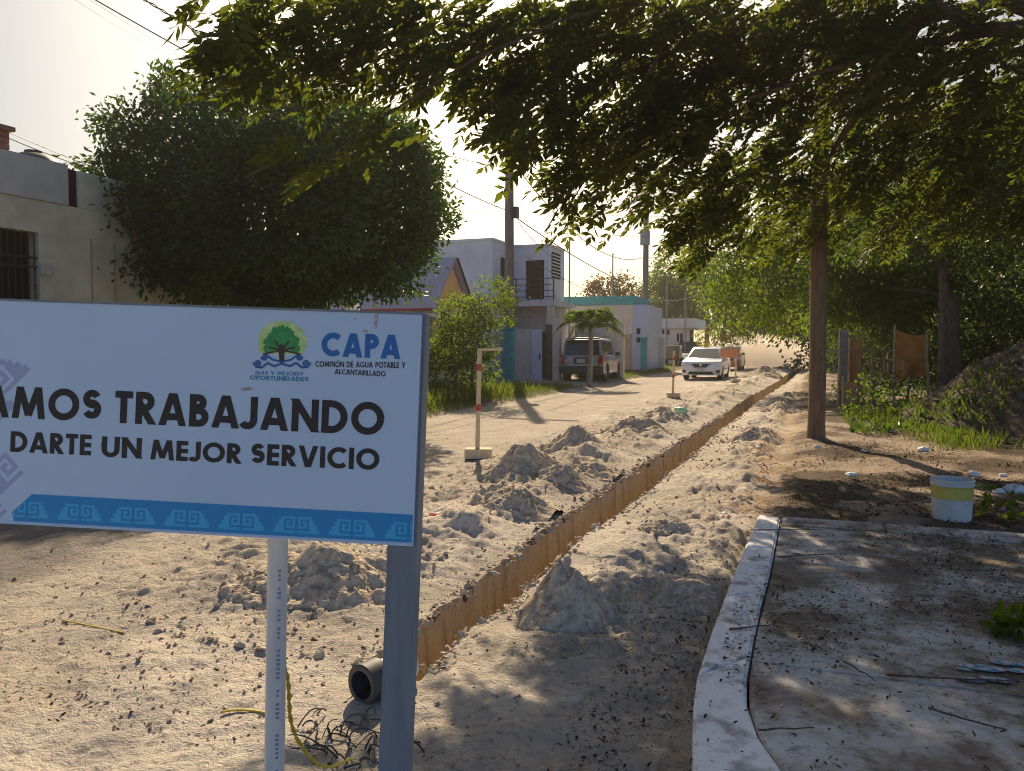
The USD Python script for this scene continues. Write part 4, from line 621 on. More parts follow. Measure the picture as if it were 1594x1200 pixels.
# motorbike, far right behind the wooden pole
mp = gnd(1293, 579); mb = Thing('motorcycle', 'small dark motorcycle parked by the far path right of the wooden pole', 'motorcycle', (mp[0], mp[1], 0), .9)
def wheel_t(y): m = trimesh.creation.torus(.26, .05, 20, 8); m = xf(m, ry=PI / 2, loc=(0, y, .31)); return m
for y in (-.62, .62): mb.part('wheel', wheel_t(y), M['rubber'], local=True, smooth=True)
mb.part('frame', cat_([tube([(0, -.62, .31), (0, -.1, .45), (0, .35, .75)], .035), tube([(0, .62, .31), (0, .42, .95)], .03), tube([(0, -.1, .4), (0, .2, .4)], .09)]), M['clad'], local=True); mb.part('tank', xf(cbox(.24, .42, .2, .08), loc=(0, .18, .82)), M['lampred'], local=True, smooth=40); mb.part('seat', xf(cbox(.22, .62, .1, .04), loc=(0, -.33, .80)), M['black'], local=True, smooth=40); mb.part('handlebar', tube([(-.35, .3, 1.05), (-.1, .42, 1.0), (.1, .42, 1.0), (.35, .3, 1.05)], .018), M['clad'], local=True); mb.part('headlight', xf(trimesh.creation.icosphere(2, .09), loc=(0, .5, .92)), M['lampw'], local=True)

# ------------------------------------------------------------------ buildings
def slats(x, y0, y1, z0, z1, n, th=.02, vert=True):
    return [bx(x - th, x + th, y - .012, y + .012, z0, z1) for y in np.linspace(y0, y1, n)] if vert else [bx(x - th, x + th, y0, y1, z - .015, z + .015) for z in np.linspace(z0, z1, n)]
WX = -13.0; wA = onx(0, 235, WX); HA = float(onx(60, 246, WX)[2]); w0 = onx(60, 362, WX); yw1 = float(w0[1]); zw1 = float(w0[2]); zw0, yw0 = 1.35, yw1 - 1.5; yend = float(onx(320, 400, WX)[1])
ha = Thing('cream_house', 'cream plastered one-storey house with a barred window behind the round tree', 'house', (WX, 10, 0))
def wallx(t, X, th, y0, y1, z0, z1, holes, m, name='wall'):
    ys = sorted({y0, y1, *[h[0] for h in holes], *[h[1] for h in holes]}); out = []
    for a, b in zip(ys[:-1], ys[1:]):
        hs = [h for h in holes if h[0] <= a and h[1] >= b]; zz = z0
        for h in sorted(hs, key=lambda h: h[2]): out.append(bx(X - th, X, a, b, zz, h[2])); zz = h[3]
        out.append(bx(X - th, X, a, b, zz, z1))
    t.part(name, cat_([o for o in out if o.extents[2] > 1e-4]), m)
ybr = float(onx(105, 300, WX)[1])
wallx(ha, WX, .25, -2, yend, 0, HA - .75, [(yw0, yw1, zw0, zw1)], M['cream']); ha.part('parapet', bx(WX - .25, WX + .03, -2, ybr, HA - .745, HA), M['cream2']); ha.part('parapet', bx(WX - .25, WX - .0, ybr + .25, yend, HA - .745, HA - .06), M['cream']); ha.part('drain_slot', bx(WX - .25, WX - .06, ybr, ybr + .25, HA - .745, HA - .05), M['dark'])
ha.part('side_wall', bx(-20, WX - .252, yend - .25, yend, 0, HA - .06), M['cream']); ha.part('roof', bx(-20, WX - .252, -2, yend - .26, HA - .6, HA - .45), M['greyblock'])
ha.part('window_recess', bx(WX - .26, WX - .255, yw0 - .1, yw1 + .1, zw0 - .1, zw1 + .1), M['dark']); ha.part('window_lintel', bx(WX - .02, WX + .06, yw1 - .02, yw1 + .22, zw1 - .75, zw1 - .55), M['cream2']); ha.part('window_sill', bx(WX, WX + .1, yw0 - .1, yw1 + .1, zw0 - .1, zw0 - .02), M['cream2'])
for y in np.linspace(yw0 + .06, yw1 - .06, 12): ha.part('window_bar', cat_([tube([(WX - .05, y, zw0), (WX - .05, y, zw1)], .011, 6), xf(trimesh.creation.icosphere(1, .022), loc=(WX - .05, y, zw1 - .95))]), M['iron'])
for z in (zw1 - .45, zw1 - .62, zw0 + .3): ha.part('window_rail', bx(WX - .065, WX - .035, yw0, yw1, z - .014, z + .014), M['iron'])
for px in (142, 178): y = float(onx(px, 400, WX)[1]); ha.part('rust_streak', bx(WX, WX + .010, y - .014, y + .014, 0, HA - 1.3), M['stain'])
tk_ = onx(52, 246, WX - 1.6); ha.part('water_tank', xf(trimesh.creation.icosphere(3, 1.0), loc=(WX - 1.6, tk_[1], HA - .45)).apply_transform(np.eye(4)), M['tank'], smooth=True) if False else None
tkt = Thing('roof_water_tank', 'dark domed water tank on the roof of the cream house', 'water tank', (WX - 1.5, float(onx(52, 240, WX - 1.5)[1]), HA - .45))
tkt.part('tank', trimesh.creation.revolve([(0, 0), (.5, 0), (.52, .3), (.5, .62), (.42, .78), (.25, .88), (0, .92)], sections=30), M['tank'], smooth=40, local=True); tkt.part('lid', cyl((0, 0, .9), .16, .05), M['tank'], local=True)
ch = onx(-13, 235, WX - .4); cht = Thing('brick_chimney', 'short brick pier with a flat cap on the roof of the cream house', 'chimney', (WX - .4, ch[1], HA - .45))
for k in range(8):
    for j in range(2): cht.part('brick', bx(-.19 + .195 * j, -.005 + .195 * j, -.19, .19, k * .105, k * .105 + .095) if k % 2 else bx(-.19, .19, -.19 + .195 * j, -.005 + .195 * j, k * .105, k * .105 + .095), M['brick'], local=True)
cht.part('cap', bx(-.26, .26, -.26, .26, .845, .92), M['brick'], local=True)
# pale neighbour wall behind the round tree
nb = Thing('pale_wall_house', 'pale low house wall with white posts half hidden behind the round tree', 'house', (-13.2, 20, 0)); nb.part('wall', bx(-18, -13.2, yend + 1.2, 21.5, 0, 2.55), M['whitewall']); nb.part('gate_post', bx(-12.9, -12.6, 19.0, 19.3, 0, 2.75), M['whitewall']); nb.part('gate_post', bx(-12.9, -12.6, 20.6, 20.9, 0, 2.75), M['whitewall'])
# gabled house
GX = -11.5; g0_, g1_, gp_ = onx(672, 478, GX), onx(729, 478, GX), onx(704, 404, GX); gy0, gy1, gyp = g0_[1] - .05, g1_[1], (g0_[1] + g1_[1]) / 2; ez, pz = float(g0_[2]), float(gp_[2])
gh = Thing('gabled_house', 'small house with an orange gable and a steep lilac roof', 'house', (GX, gyp, 0))
gw = trimesh.Trimesh([(GX, gy0, ez), (GX, gy1, ez), (GX, gyp, pz - .12), (GX - .2, gy0, ez), (GX - .2, gy1, ez), (GX - .2, gyp, pz - .12)], [(0, 1, 2), (3, 5, 4), (0, 2, 5), (0, 5, 3), (1, 4, 5), (1, 5, 2), (0, 3, 4), (0, 4, 1)], process=False)
gh.part('gable', gw, M['gable']); gh.part('wall', bx(GX - 7, GX - .01, gy0 + .1, gy1 - .1, 0, ez), M['beige']); gh.part('eave_trim', bx(GX - 7, GX + .1, gy0 - .22, gy0 - .12, ez - .12, ez - .04), M['red'])
def slab4(a, b, c, d, t):
    a, b, c, d = map(np.array, (a, b, c, d)); n = np.cross(b - a, d - a); n = n / np.linalg.norm(n) * t; v = [a, b, c, d, a + n, b + n, c + n, d + n]
    return trimesh.Trimesh(v, [(0, 2, 1), (0, 3, 2), (4, 5, 6), (4, 6, 7), (0, 1, 5), (0, 5, 4), (1, 2, 6), (1, 6, 5), (2, 3, 7), (2, 7, 6), (3, 0, 4), (3, 4, 7)], process=False)
gh.part('roof_slope', slab4((GX - 7, gy0 - .15, ez - .1), (GX + .2, gy0 - .15, ez - .1), (GX + .2, gyp, pz), (GX - 7, gyp, pz), .08), M['roofp']); gh.part('roof_slope', slab4((GX - 7, gyp + .004, pz), (GX + .2, gyp + .004, pz), (GX + .2, gy1 + .15, ez - .1), (GX - 7, gy1 + .15, ez - .1), .08), M['roofp'])
gh.part('verge_board', slab4((GX + .21, gyp + .0, pz + .02), (GX + .26, gyp + .0, pz + .02), (GX + .26, gy1 + .2, ez - .12), (GX + .21, gy1 + .2, ez - .12), .06), M['iron'])
gh.part('doorway', bx(GX - .008, GX + .012, gy0 + .5, gy1 - .4, 0, 2.1), M['dark'])
cp = Thing('carport', 'low carport with a pale sheet roof in front of the gabled house', 'carport', (-10.4, 22, 0))
ca, cb2_ = onx(655, 489, -10.4), onx(735, 494, -10.4); cp.part('roof_sheet', bx(GX - 1.5, -10.3, ca[1] - 1, cb2_[1], ca[2] - .06, ca[2] + .04), M['whitewall'])
for y in (ca[1] - .9, cb2_[1] - .1): cp.part('pillar', bx(-10.55, -10.4, y, y + .14, 0, ca[2] - .062), M['greyblock'])
cp.part('back_wall', bx(GX - 1.4, GX - 1.25, ca[1] - .9, cb2_[1] - .1, 0, ca[2] - .07), M['greywall']); cp.part('low_wall', bx(-10.45, -10.3, ca[1] - .5, cb2_[1] - .3, 0, .75), M['whitewall'])
# two-storey grey house
h2 = Thing('two_storey_house', 'two-storey pale grey house with dark windows and a balcony rail', 'house', (-12, 32, 0))
c1 = at(767, 374, 33.0); X1, Y1_ = float(c1[0]), float(c1[1]); z1 = float(c1[2]); X2 = -10.45; Y2 = 32.6; z2 = float(ony(830, 384, Y2)[2]); ye2 = Y2 + 2.2
h2.part('wall', bx(X1 - 9, X1, Y1_, Y2 + 6, 0, z1), M['greywall']); zf = float(ony(830, 470, Y2)[2])
dx0, dx1, dz1, dz0 = float(ony(818, 405, Y2)[0]), float(ony(847, 405, Y2)[0]), float(ony(830, 405, Y2)[2]), float(ony(830, 466, Y2)[2])
h2.part('wall', cat_([bx(X1 + .003, dx0, Y2, ye2, zf, z2), bx(dx1, X2, Y2, ye2, zf, z2), bx(dx0, dx1, Y2, ye2, dz1, z2), bx(dx0, dx1, Y2, ye2, zf, dz0)]) if dz0 > zf else cat_([bx(X1 + .003, dx0, Y2, ye2, zf, z2), bx(dx1, X2, Y2, ye2, zf, z2), bx(dx0, dx1, Y2, ye2, dz1, z2)]), M['greywall'], label='upper front room of the house')
h2.part('roof_edge', bx(X1 + .003, X2 + .05, Y2 - .05, ye2 + .02, z2 + .002, z2 + .10), M['greywall']); h2.part('roof_edge', bx(X1 - 9, X1 + .05, Y1_ - .05, Y2 + 6, z1 + .002, z1 + .10), M['greywall'])
h2.part('door', bx(dx0 + .01, dx1 - .01, Y2 + .08, Y2 + .12, max(dz0, zf) + .01, dz1 - .01), M['dark'], label='tall dark upstairs opening'); h2.part('window', bx(X2 - .02, X2 + .015, Y2 + .35, Y2 + 1.6, zf + 1.05, zf + 2.15), M['dark'])
for k in range(7): h2.part('louvre', bx(X2 + .017, X2 + .05, Y2 + .36, Y2 + 1.59, zf + 1.12 + k * .145, zf + 1.17 + k * .145), M['greywall'])
wx0 = float(ony(775, 400, Y2)[0]); h2.part('window', bx(X1 + .004, X1 + .02, Y1_ + .9, Y1_ + 1.5, float(onx(778, 430, X1)[2]), float(onx(778, 400, X1)[2])), M['dark'])
h2.part('floor_slab', bx(X1 + .003, X2 + .5, Y2 - .9, ye2, zf - .22, zf - .004), M['greyblock'])
for z in (zf + .15, zf + .4, zf + .65, zf + .9): h2.part('balcony_rail', bx(X1 + .1, X2 + .45, Y2 - .87, Y2 - .84, z, z + .03), M['iron'])
for x in np.linspace(X1 + .12, X2 + .44, 5): h2.part('balcony_post', bx(x, x + .04, Y2 - .835, Y2 - .80, zf, zf + .95), M['iron'])
h2.part('ground_floor_wall', bx(X1 + .003, X2 + .1, Y2 + .6, ye2, 0, zf - .225), M['greyblock']); h2.part('pillar', bx(X2 + .18, X2 + .45, Y2 - .85, Y2 - .58, 0, zf - .225), M['beige'])
dxa = float(ony(845, 500, Y2 + .6)[0]); h2.part('door', bx(X1 + 1.0, X1 + 1.7, Y2 + .575, Y2 + .597, 0, 2.1), M['dark'], label='dark ground floor doorway')
# street front: teal gate pillar, block screen, gates
tp = gnd(788, 601); tg = Thing('teal_gate_pillar', 'teal painted gate pillar beside the leafy bush', 'pillar', (tp[0], tp[1] + .2, .05)); tg.part('shaft', xf(cbox(.46, .40, 2.05, .06), loc=(0, 0, 1.03)), M['teal'], smooth=40, local=True); tg.part('cap', xf(cbox(.52, .46, .08, .02), loc=(0, 0, 2.085)), M['teal'], local=True)
ys_ = 31.0; sa, sb_ = ony(799, 545, ys_), ony(826, 545, ys_); fz = float(ony(800, 512, ys_)[2])
sc = Thing('block_screen_wall', 'grey wall of openwork concrete blocks beside the teal pillar', 'wall', (sa[0], ys_, 0)); nxb, nzb = 6, 9; bw, bhh = (sb_[0] - sa[0]) / nxb, fz / nzb
for i in range(nxb):
    for k in range(nzb):
        o = trimesh.creation.box([bw - .012, .12, bhh - .012]); x0_, z0_ = sa[0] + (i + .5) * bw, (k + .5) * bhh
        fr = cat_([bx(x0_ - bw / 2 + .006, x0_ - bw / 2 + .05, ys_ - .06, ys_ + .06, z0_ - bhh / 2 + .006, z0_ + bhh / 2 - .006), bx(x0_ + bw / 2 - .05, x0_ + bw / 2 - .006, ys_ - .06, ys_ + .06, z0_ - bhh / 2 + .006, z0_ + bhh / 2 - .006), bx(x0_ - bw / 2 + .052, x0_ + bw / 2 - .052, ys_ - .06, ys_ + .06, z0_ - bhh / 2 + .006, z0_ - bhh / 2 + .05), bx(x0_ - bw / 2 + .052, x0_ + bw / 2 - .052, ys_ - .06, ys_ + .06, z0_ + bhh / 2 - .05, z0_ + bhh / 2 - .006)]); sc.part('block', fr, M['greyblock'])
ga, gb = ony(827, 545, ys_), ony(844, 545, ys_); gt = Thing('sheet_gate', 'pale blue-grey sheet metal gate between block screen and pillar', 'gate', (ga[0], ys_, 0)); gt.part('sheet', bx(ga[0], gb[0], ys_ - .02, ys_ + .01, .08, fz - .03), M['bluewall']); gt.part('frame', cat_([bx(ga[0], gb[0], ys_ - .035, ys_ - .022, z, z + .05) for z in (.08, fz - .1)]), M['greywall']); gt.part('handle', bx(gb[0] - .12, gb[0] - .08, ys_ - .06, ys_ - .022, .95, 1.2), M['iron'])
gc, gd = ony(849, 545, ys_), ony(860, 545, ys_); bg = Thing('barred_gate', 'narrow dark barred gate left of the parked utility car', 'gate', (gc[0], ys_, 0))
for x in np.linspace(gc[0] + .02, gd[0] - .02, 6): bg.part('bar', bx(x - .018, x + .018, ys_ - .01, ys_ + .02, .08, 2.35), M['iron'])
for z in (.1, 1.2, 2.3): bg.part('rail', bx(gc[0], gd[0], ys_ - .03, ys_ - .012, z, z + .05), M['iron'])
ge, gf = ony(861, 545, ys_), ony(905, 545, ys_); pw_ = Thing('beige_front_wall', 'plain beige plastered front wall behind the parked utility car', 'wall', (ge[0], ys_, 0)); pw_.part('wall', bx(ge[0], gf[0] + 1.0, ys_ + 3.2, ys_ + 3.4, 0, 2.5), M['beige']); pw_.part('pillar', bx(ge[0], ge[0] + .3, ys_ - .1, ys_ + .2, 0, 2.6), M['beige'])
cn = gnd(807, 592); cnt = Thing('traffic_cone', 'small orange cone at the foot of the block screen wall', 'cone', (cn[0], cn[1], .06)); cnt.part('body', trimesh.creation.revolve([(0, .03), (.16, .03), (.03, .55), (0, .55)], sections=20), M['cone'], smooth=40, local=True); cnt.part('foot', xf(cbox(.4, .4, .04, .01), loc=(0, 0, .02)), M['cone'], local=True)
# cream shop with teal band
Xs = -8.6; s0, s1 = at(942, 460, 44), at(985, 460, 44); sh = Thing('cream_shop', 'cream flat-roofed building with a teal parapet band and pale blue side', 'building', (s1[0], s1[1], 0)); zt_ = float(at(960, 460, 44)[2]); ysh = float(s1[1]); xe = float(ony(985, 500, ysh)[0]); xa = float(ony(925, 500, ysh)[0])
sh.part('wall', bx(xa - 4, xe, ysh, ysh + 5, 0, zt_ - .5), M['beige']); sh.part('parapet_band', bx(xa - 4, xe + .05, ysh - .05, ysh + 5, zt_ - .498, zt_), M['tealband']); sh.part('gate', bx(xa, xe - .1, ysh - .06, ysh - .005, 0, float(ony(960, 520, ysh)[2])), M['gatewood'])
sh.part('corner_pier', bx(xe + .002, xe + .75, ysh - .02, ysh + 5, 0, zt_ - .5), M['bluewall']); sh.part('window', bx(xe + .22, xe + .42, ysh - .035, ysh - .022, float(ony(990, 520, ysh)[2]), float(ony(990, 511, ysh)[2])), M['dark']); sh.part('window', bx(xe + .22, xe + .42, ysh - .035, ysh - .022, float(ony(990, 533, ysh)[2]), float(ony(990, 525, ysh)[2])), M['dark'])
t2 = ony(1002, 575, ysh - .4); tg2 = Thing('teal_gate_pillar', 'narrow teal post at the corner of the cream shop', 'pillar', (t2[0], t2[1], 0)); tg2.part('shaft', xf(cbox(.32, .3, 1.85, .03), loc=(0, 0, .925)), M['teal'], local=True); tg2.part('cap', xf(cbox(.38, .36, .1, .02), loc=(0, 0, 1.9)), M['teal'], local=True)
gwl0, gwl1 = ony(1006, 560, 47.5), ony(1034, 560, 47.5); gwl = Thing('grey_yard_wall', 'plain grey yard wall right of the narrow teal post', 'wall', (gwl0[0], 47.5, 0)); gwl.part('wall', bx(gwl0[0], gwl1[0], 47.5, 47.7, 0, float(ony(1020, 526, 47.5)[2])), M['greyblock']); gwl.part('coping', bx(gwl0[0], gwl1[0] + .05, 47.45, 47.75, float(ony(1020, 526, 47.5)[2]) + .002, float(ony(1020, 520, 47.5)[2])), M['whitewall'])
yw = 62.0; q0, q1 = ony(1004, 520, yw), ony(1083, 520, yw); wh = Thing('white_flat_house', 'low white house with a flat roof slab at the end of the row', 'house', (q0[0], yw, 0)); zr1, zr0 = float(ony(1040, 496, yw)[2]), float(ony(1040, 511, yw)[2])
wh.part('roof_slab', bx(q0[0], q1[0], yw - .6, yw + 6, zr0, zr1), M['whitewall']); wh.part('wall', bx(q0[0] + .2, q1[0] - 1.0, yw, yw + 5.5, 0, zr0 - .002), M['whitewall'])
for a, b, za, zb in ((1018, 1034, 521, 513), (1036, 1042, 521, 513), (1054, 1057, 532, 519), (1059, 1063, 532, 519), (1074, 1080, 534, 514)):
    xa_, xb_ = float(ony(a, 515, yw)[0]), float(ony(b, 515, yw)[0]); wh.part('window', bx(xa_, xb_, yw - .03, yw - .002, float(ony(a, za, yw)[2]), float(ony(a, zb, yw)[2])), M['dark'])

# ------------------------------------------------------------------ poles and wires
def pole(name, lab, x, y, h, r0, r1, m, cat='utility pole', extra=None):
    t = Thing(name, lab, cat, (x, y, 0)); zz = np.linspace(-.2, h, 14); t.part('shaft', tube(np.stack([0 * zz + .012 * zz * 0, 0 * zz, zz], 1), np.linspace(r0, r1, 14), 18), M[m], smooth=40, local=True); return t
p = at(793, 600, 30.0); P1 = p; lp = pole('utility_pole', 'tall brown utility pole rising behind the teal gate pillar', p[0], p[1], 9.6, .19, .15, 'pole')
lp.part('meter_box', bx(.15, .35, -.15, .1, 6.2, 6.6), M['black'], local=True); lp.part('crossarm', bx(-.9, .9, -.05, .05, 9.0, 9.1), M['pole'], local=True)
p = at(1004, 570, 50.0); P2 = p; ht = float(at(1007, 318, 50)[2]); cpole = pole('utility_pole', 'utility pole with a transformer drum standing by the cream shop', p[0], p[1], ht, .20, .16, 'pole')
ztr_ = float(at(1007, 372, 50)[2]); cpole.part('transformer', cat_([cyl((0, -.32, ztr_ - .45), .30, .85, 20), cyl((0, -.32, ztr_ + .4), .24, .1, 16)]), M['transf'], local=True, smooth=40); cpole.part('crossarm', bx(-1.1, .9, -.06, .06, ht - .55, ht - .43), M['pole'], local=True)
for x in (-1.0, -.4, .8): cpole.part('insulator', cyl((x, 0, ht - .42), .05, .2, 10), M['transf'], local=True)
cpole.part('drop_fuse', bx(-.95, -.85, -.1, -.02, ht - 1.3, ht - .56), M['black'], local=True)
for px, top, d, r, lab in ((886, 372, 40, .05, 'thin pale mast above the small palm'), (953, 397, 48, .05, 'thin dark mast in front of the brown far tree'), (1037, 440, 58, .06, 'slim grey mast before the white flat house'), (1066, 455, 60, .06, 'slim mast right of the grey one before the white flat house')):
    p = at(px, 560, d); h = float(at(px, top, d)[2]); t = pole('slim_mast', lab, p[0], p[1], h, r, r * .8, 'transf', 'mast'); t.part('top_cap', cyl((0, 0, h), r * 1.3, .06, 10), M['transf'], local=True)
p = gnd(1270, 690); WP = p; wp = Thing('wooden_pole', 'straight brown wooden pole standing in the ground under the trees', 'pole', (p[0], p[1], 0)); zz = np.linspace(-.2, 6.2, 40); wp.part('shaft', tube(np.stack([.012 * fb(zz, zz * 0, .8, 2, 5), .012 * fb(zz, zz * 0 + 7, .8, 2, 6), zz], 1), np.linspace(.137, .118, 40) * (1 + .05 * fb(zz, 0 * zz, 2, 3, 9)), 22), M['wood'], smooth=True)if False else wp.part('shaft', tube(np.stack([.05 * fb(zz, zz * 0, .5, 3, 5), .05 * fb(zz, zz * 0 + 7, .5, 3, 6), zz], 1), np.linspace(.129, .110, 40) * (1 + .10 * fb(zz, zz * 0 + 3, 1.6, 3, 9)) + .02 * np.exp(-np.clip(zz, 0, 9) / .12), 26), M['wood'], smooth=True, local=True)
def wire(a, b, sag, r, lab):
    a, b = np.array(a), np.array(b); t = np.linspace(0, 1, 24)[:, None]; P = a + (b - a) * t; P[:, 2] -= (4 * sag * t * (1 - t))[:, 0]; single('power_line', tube(P, r, 5), M['wire'], lab, 'wire', 'overhead wires')
top1 = np.array([P1[0], P1[1], 9.1]); top2 = np.array([P2[0], P2[1], ht - .3])
wire(at(80, -40, 14), at(360, 118, 17), .02, .012, 'thick straight overhead wire at upper left above the round tree'); tw = [at(160, -40, 12), at(345, 72, 14), at(420, 118, 15)]
P = bez(tw, 90); k = np.arange(90); single('power_line', cat_([tube(P + .016 * np.stack([np.cos(k * .9 + a), 0 * k, np.sin(k * .9 + a)], 1), .010, 5) for a in (0, PI)]), M['wire'], 'twisted overhead cable at upper left nearest the leafy spray', 'wire', 'overhead wires')
wire(at(70, -30, 18), at(290, 106, 24), .02, .006, 'thinner left wire of the pair at upper left'); wire(at(95, -30, 18), at(320, 112, 24), .02, .006, 'thinner right wire of the pair at upper left')
wire(at(-60, 172, 13), at(150, 262, 17), .03, .008, 'upper wire over the roof of the cream house'); wire(at(-60, 182, 13), at(150, 266, 17), .05, .008, 'lower wire over the roof of the cream house')
wire(at(600, 232, 20), at(790, 328, 30), .1, .016, 'cable running from the round tree to the brown utility pole'); wire(at(797, 334, 30), at(1004, 452, 49), .3, .022, 'cable from the brown utility pole down to the transformer pole'); wire(at(600, 215, 20), at(786, 262, 30), .05, .012, 'upper cable reaching the brown utility pole from the left')
wire(at(812, 270, 30), at(1003, 400, 50), 1.2, .02, 'sagging wire reaching the transformer pole from the leaves'); wire(at(1008, 400, 50), at(1120, 350, 40), .5, .02, 'wire from the transformer pole up into the right-hand trees')
wire(at(850, 330, 38), at(1080, 336, 50), .1, .012, 'level wire at the crossarm of the transformer pole'); wire(at(850, 362, 38), at(1080, 366, 50), .1, .014, 'level wire below the crossarm of the transformer pole')
wire(at(806, 345, 30), at(862, 402, 34), .12, .012, 'service drop from the brown pole to the grey house'); wire(at(700, 330, 26), at(790, 316, 30), .1, .008, 'thin wire left of the brown pole'); wire(at(820, 400, 31), at(1004, 470, 49), .5, .012, 'low wire crossing in front of the brown far tree'); wire(at(1006, 462, 50), at(1100, 452, 44), .4, .015, 'low wire right of the transformer pole')
wire(at(868, 470, 34), at(1003, 440, 49), .6, .012, 'pale wire from the grey house to the transformer pole'); wire(at(690, 60, 10), at(664, 148, 11), .01, .004, 'left of two short steep wires in the sky gap'); wire(at(700, 60, 10), at(672, 148, 11), .01, .004, 'right of two short steep wires in the sky gap')

# ------------------------------------------------------------------ foliage
def leaves(P, D, size, w=.42, fold=.25, nrm=None):
    """one four-cornered leaf per point: P base, D direction"""
    n = len(P); D = D / (np.linalg.norm(D, axis=1, keepdims=True) + 1e-9); up = R.normal(0, 1, (n, 3)) if nrm is None else nrm + R.normal(0, .35, (n, 3)); s = np.cross(D, up); s /= np.linalg.norm(s, axis=1, keepdims=True) + 1e-9; nn = np.cross(s, D)
    L = np.broadcast_to(size, (n,))[:, None]; a = P; b = P + D * L * .45 + s * L * w / 2 - nn * L * fold * .3; c = P + D * L - nn * L * fold * .25; d = P + D * L * .45 - s * L * w / 2 - nn * L * fold * .3; 
    V = np.stack([a, b, c, d], 1).reshape(-1, 3); k = np.arange(n)[:, None] * 4; F_ = np.concatenate([k + [0, 1, 2], k + [0, 2, 3]], 1).reshape(-1, 3)
    return V, F_
def join(parts):
    v, f, n = [], [], 0
    for a, b in parts: v.append(a); f.append(b + n); n += len(a)
    return np.vstack(v), np.vstack(f)
def compound(P, D, L, pairs, ll, w=.36):
    """pinnate leaves: a curved rachis from P along D, leaflets in pairs"""
    n = len(P); D = D / np.linalg.norm(D, axis=1, keepdims=True); side = np.cross(D, np.array([0, 0, 1.0]) + R.normal(0, .35, (n, 3))); side /= np.linalg.norm(side, axis=1, keepdims=True) + 1e-9; nr_ = np.cross(side, D); out = []
    for k in range(pairs):
        t = (k + 1) / (pairs + .3); pos = P + D * (L * t)[:, None] + np.array([0, 0, -1.0]) * (L * .35 * t * t)[:, None]
        for s in (-1, 1):
            dd = D * .55 + side * s * .85 + np.array([0, 0, -.22]) + R.normal(0, .10, (n, 3)); out.append(leaves(pos, dd, ll * (1 - .35 * abs(t - .5)) * R.uniform(.85, 1.15, n), w, .2, nr_))
    pos = P + D * L[:, None] + np.array([0, 0, -1.0]) * (L * .35)[:, None]; out.append(leaves(pos, D + [0, 0, -.4], ll * np.ones(n), w, .2, nr_))
    rz_ = []
    a, b, c = P, P + D * (L * .5)[:, None] - np.array([0, 0, 1.0]) * (L * .0875)[:, None], P + D * L[:, None] - np.array([0, 0, 1.0]) * (L * .35)[:, None]
    wv = side * .004; V = np.stack([a - wv, a + wv, b - wv, b + wv, c - wv * .5, c + wv * .5], 1).reshape(-1, 3); k = np.arange(n)[:, None] * 6; out.append((V, np.concatenate([k + [0, 1, 3], k + [0, 3, 2], k + [2, 3, 5], k + [2, 5, 4]], 1).reshape(-1, 3)))
    return join(out)
def in_ball(n, shell=.0):
    v = R.normal(0, 1, (n, 3)); v /= np.linalg.norm(v, axis=1, keepdims=True); r = R.random(n) ** (1 / 3); r = shell + (1 - shell) * r; return v * r[:, None], v
def blob_leaves(c, rad, n_tw, per, size, spread=.22, shell=.55, droop=.25, w=.45, seed=0, rag_=.35):
    """a crown: n_tw twig tips through an uneven volume, PER leaves around each"""
    b, v = in_ball(n_tw, shell); k = 1 + rag_ * 2 * (meshkit.fbm(v * 1.9 + seed, 3, seed) - .5); T = c + b * np.array(rad) * k[:, None]
    T = np.repeat(T, per, 0); O = np.repeat(v, per, 0); P = T + R.normal(0, spread, (len(T), 3)) * np.array([1, 1, .65]); Dv = O * .7 + R.normal(0, .6, P.shape) + [0, 0, -droop]
    return leaves(P, Dv, size * R.uniform(.7, 1.3, len(P)), w)
def limb(pts, r0, r1, n=14, sides=10): P = bez(pts, n); P[1:-1] += R.normal(0, .012, (n - 2, 3)); return tube(P, np.linspace(r0, r1, n), sides)
def branches(c0, targets, r0, sag=.15):
    out = []
    for t in targets:
        t = np.array(t); m = (c0 + t) / 2 + np.array([R.normal(0, .15), R.normal(0, .15), sag]); out.append(limb([c0, m, t], r0, r0 * .25, 12, 7))
    return out
def tree(name, lab, cat, base, trunk_h, tr_r, blobs, mat_, leaf, group=None, bark='bark', lean=(0, 0)):
    base = np.array(base, float); t = Thing(name, lab, cat, base, group=group); fork = base + [lean[0], lean[1], trunk_h]; cs = [np.array(b[0], float) for b in blobs]
    tm = [limb([base - [0, 0, .15], base + [lean[0] * .4, lean[1] * .3, trunk_h * .5], fork], tr_r * 1.25, tr_r * .85, 14, 12)] + branches(fork, [c_ + [0, 0, .1] for c_ in cs], tr_r * .42)
    t.part('trunk', cat_(tm), M[bark], smooth=True)
    cr = join([blob_leaves(np.array(c_, float), r, ntw, per, leaf * s, spread=sp, seed=i * 7 + 3, rag_=.42) for i, (c_, r, ntw, per, sp, s) in enumerate(blobs)]); t.part('crown', cr, M[mat_]); return t
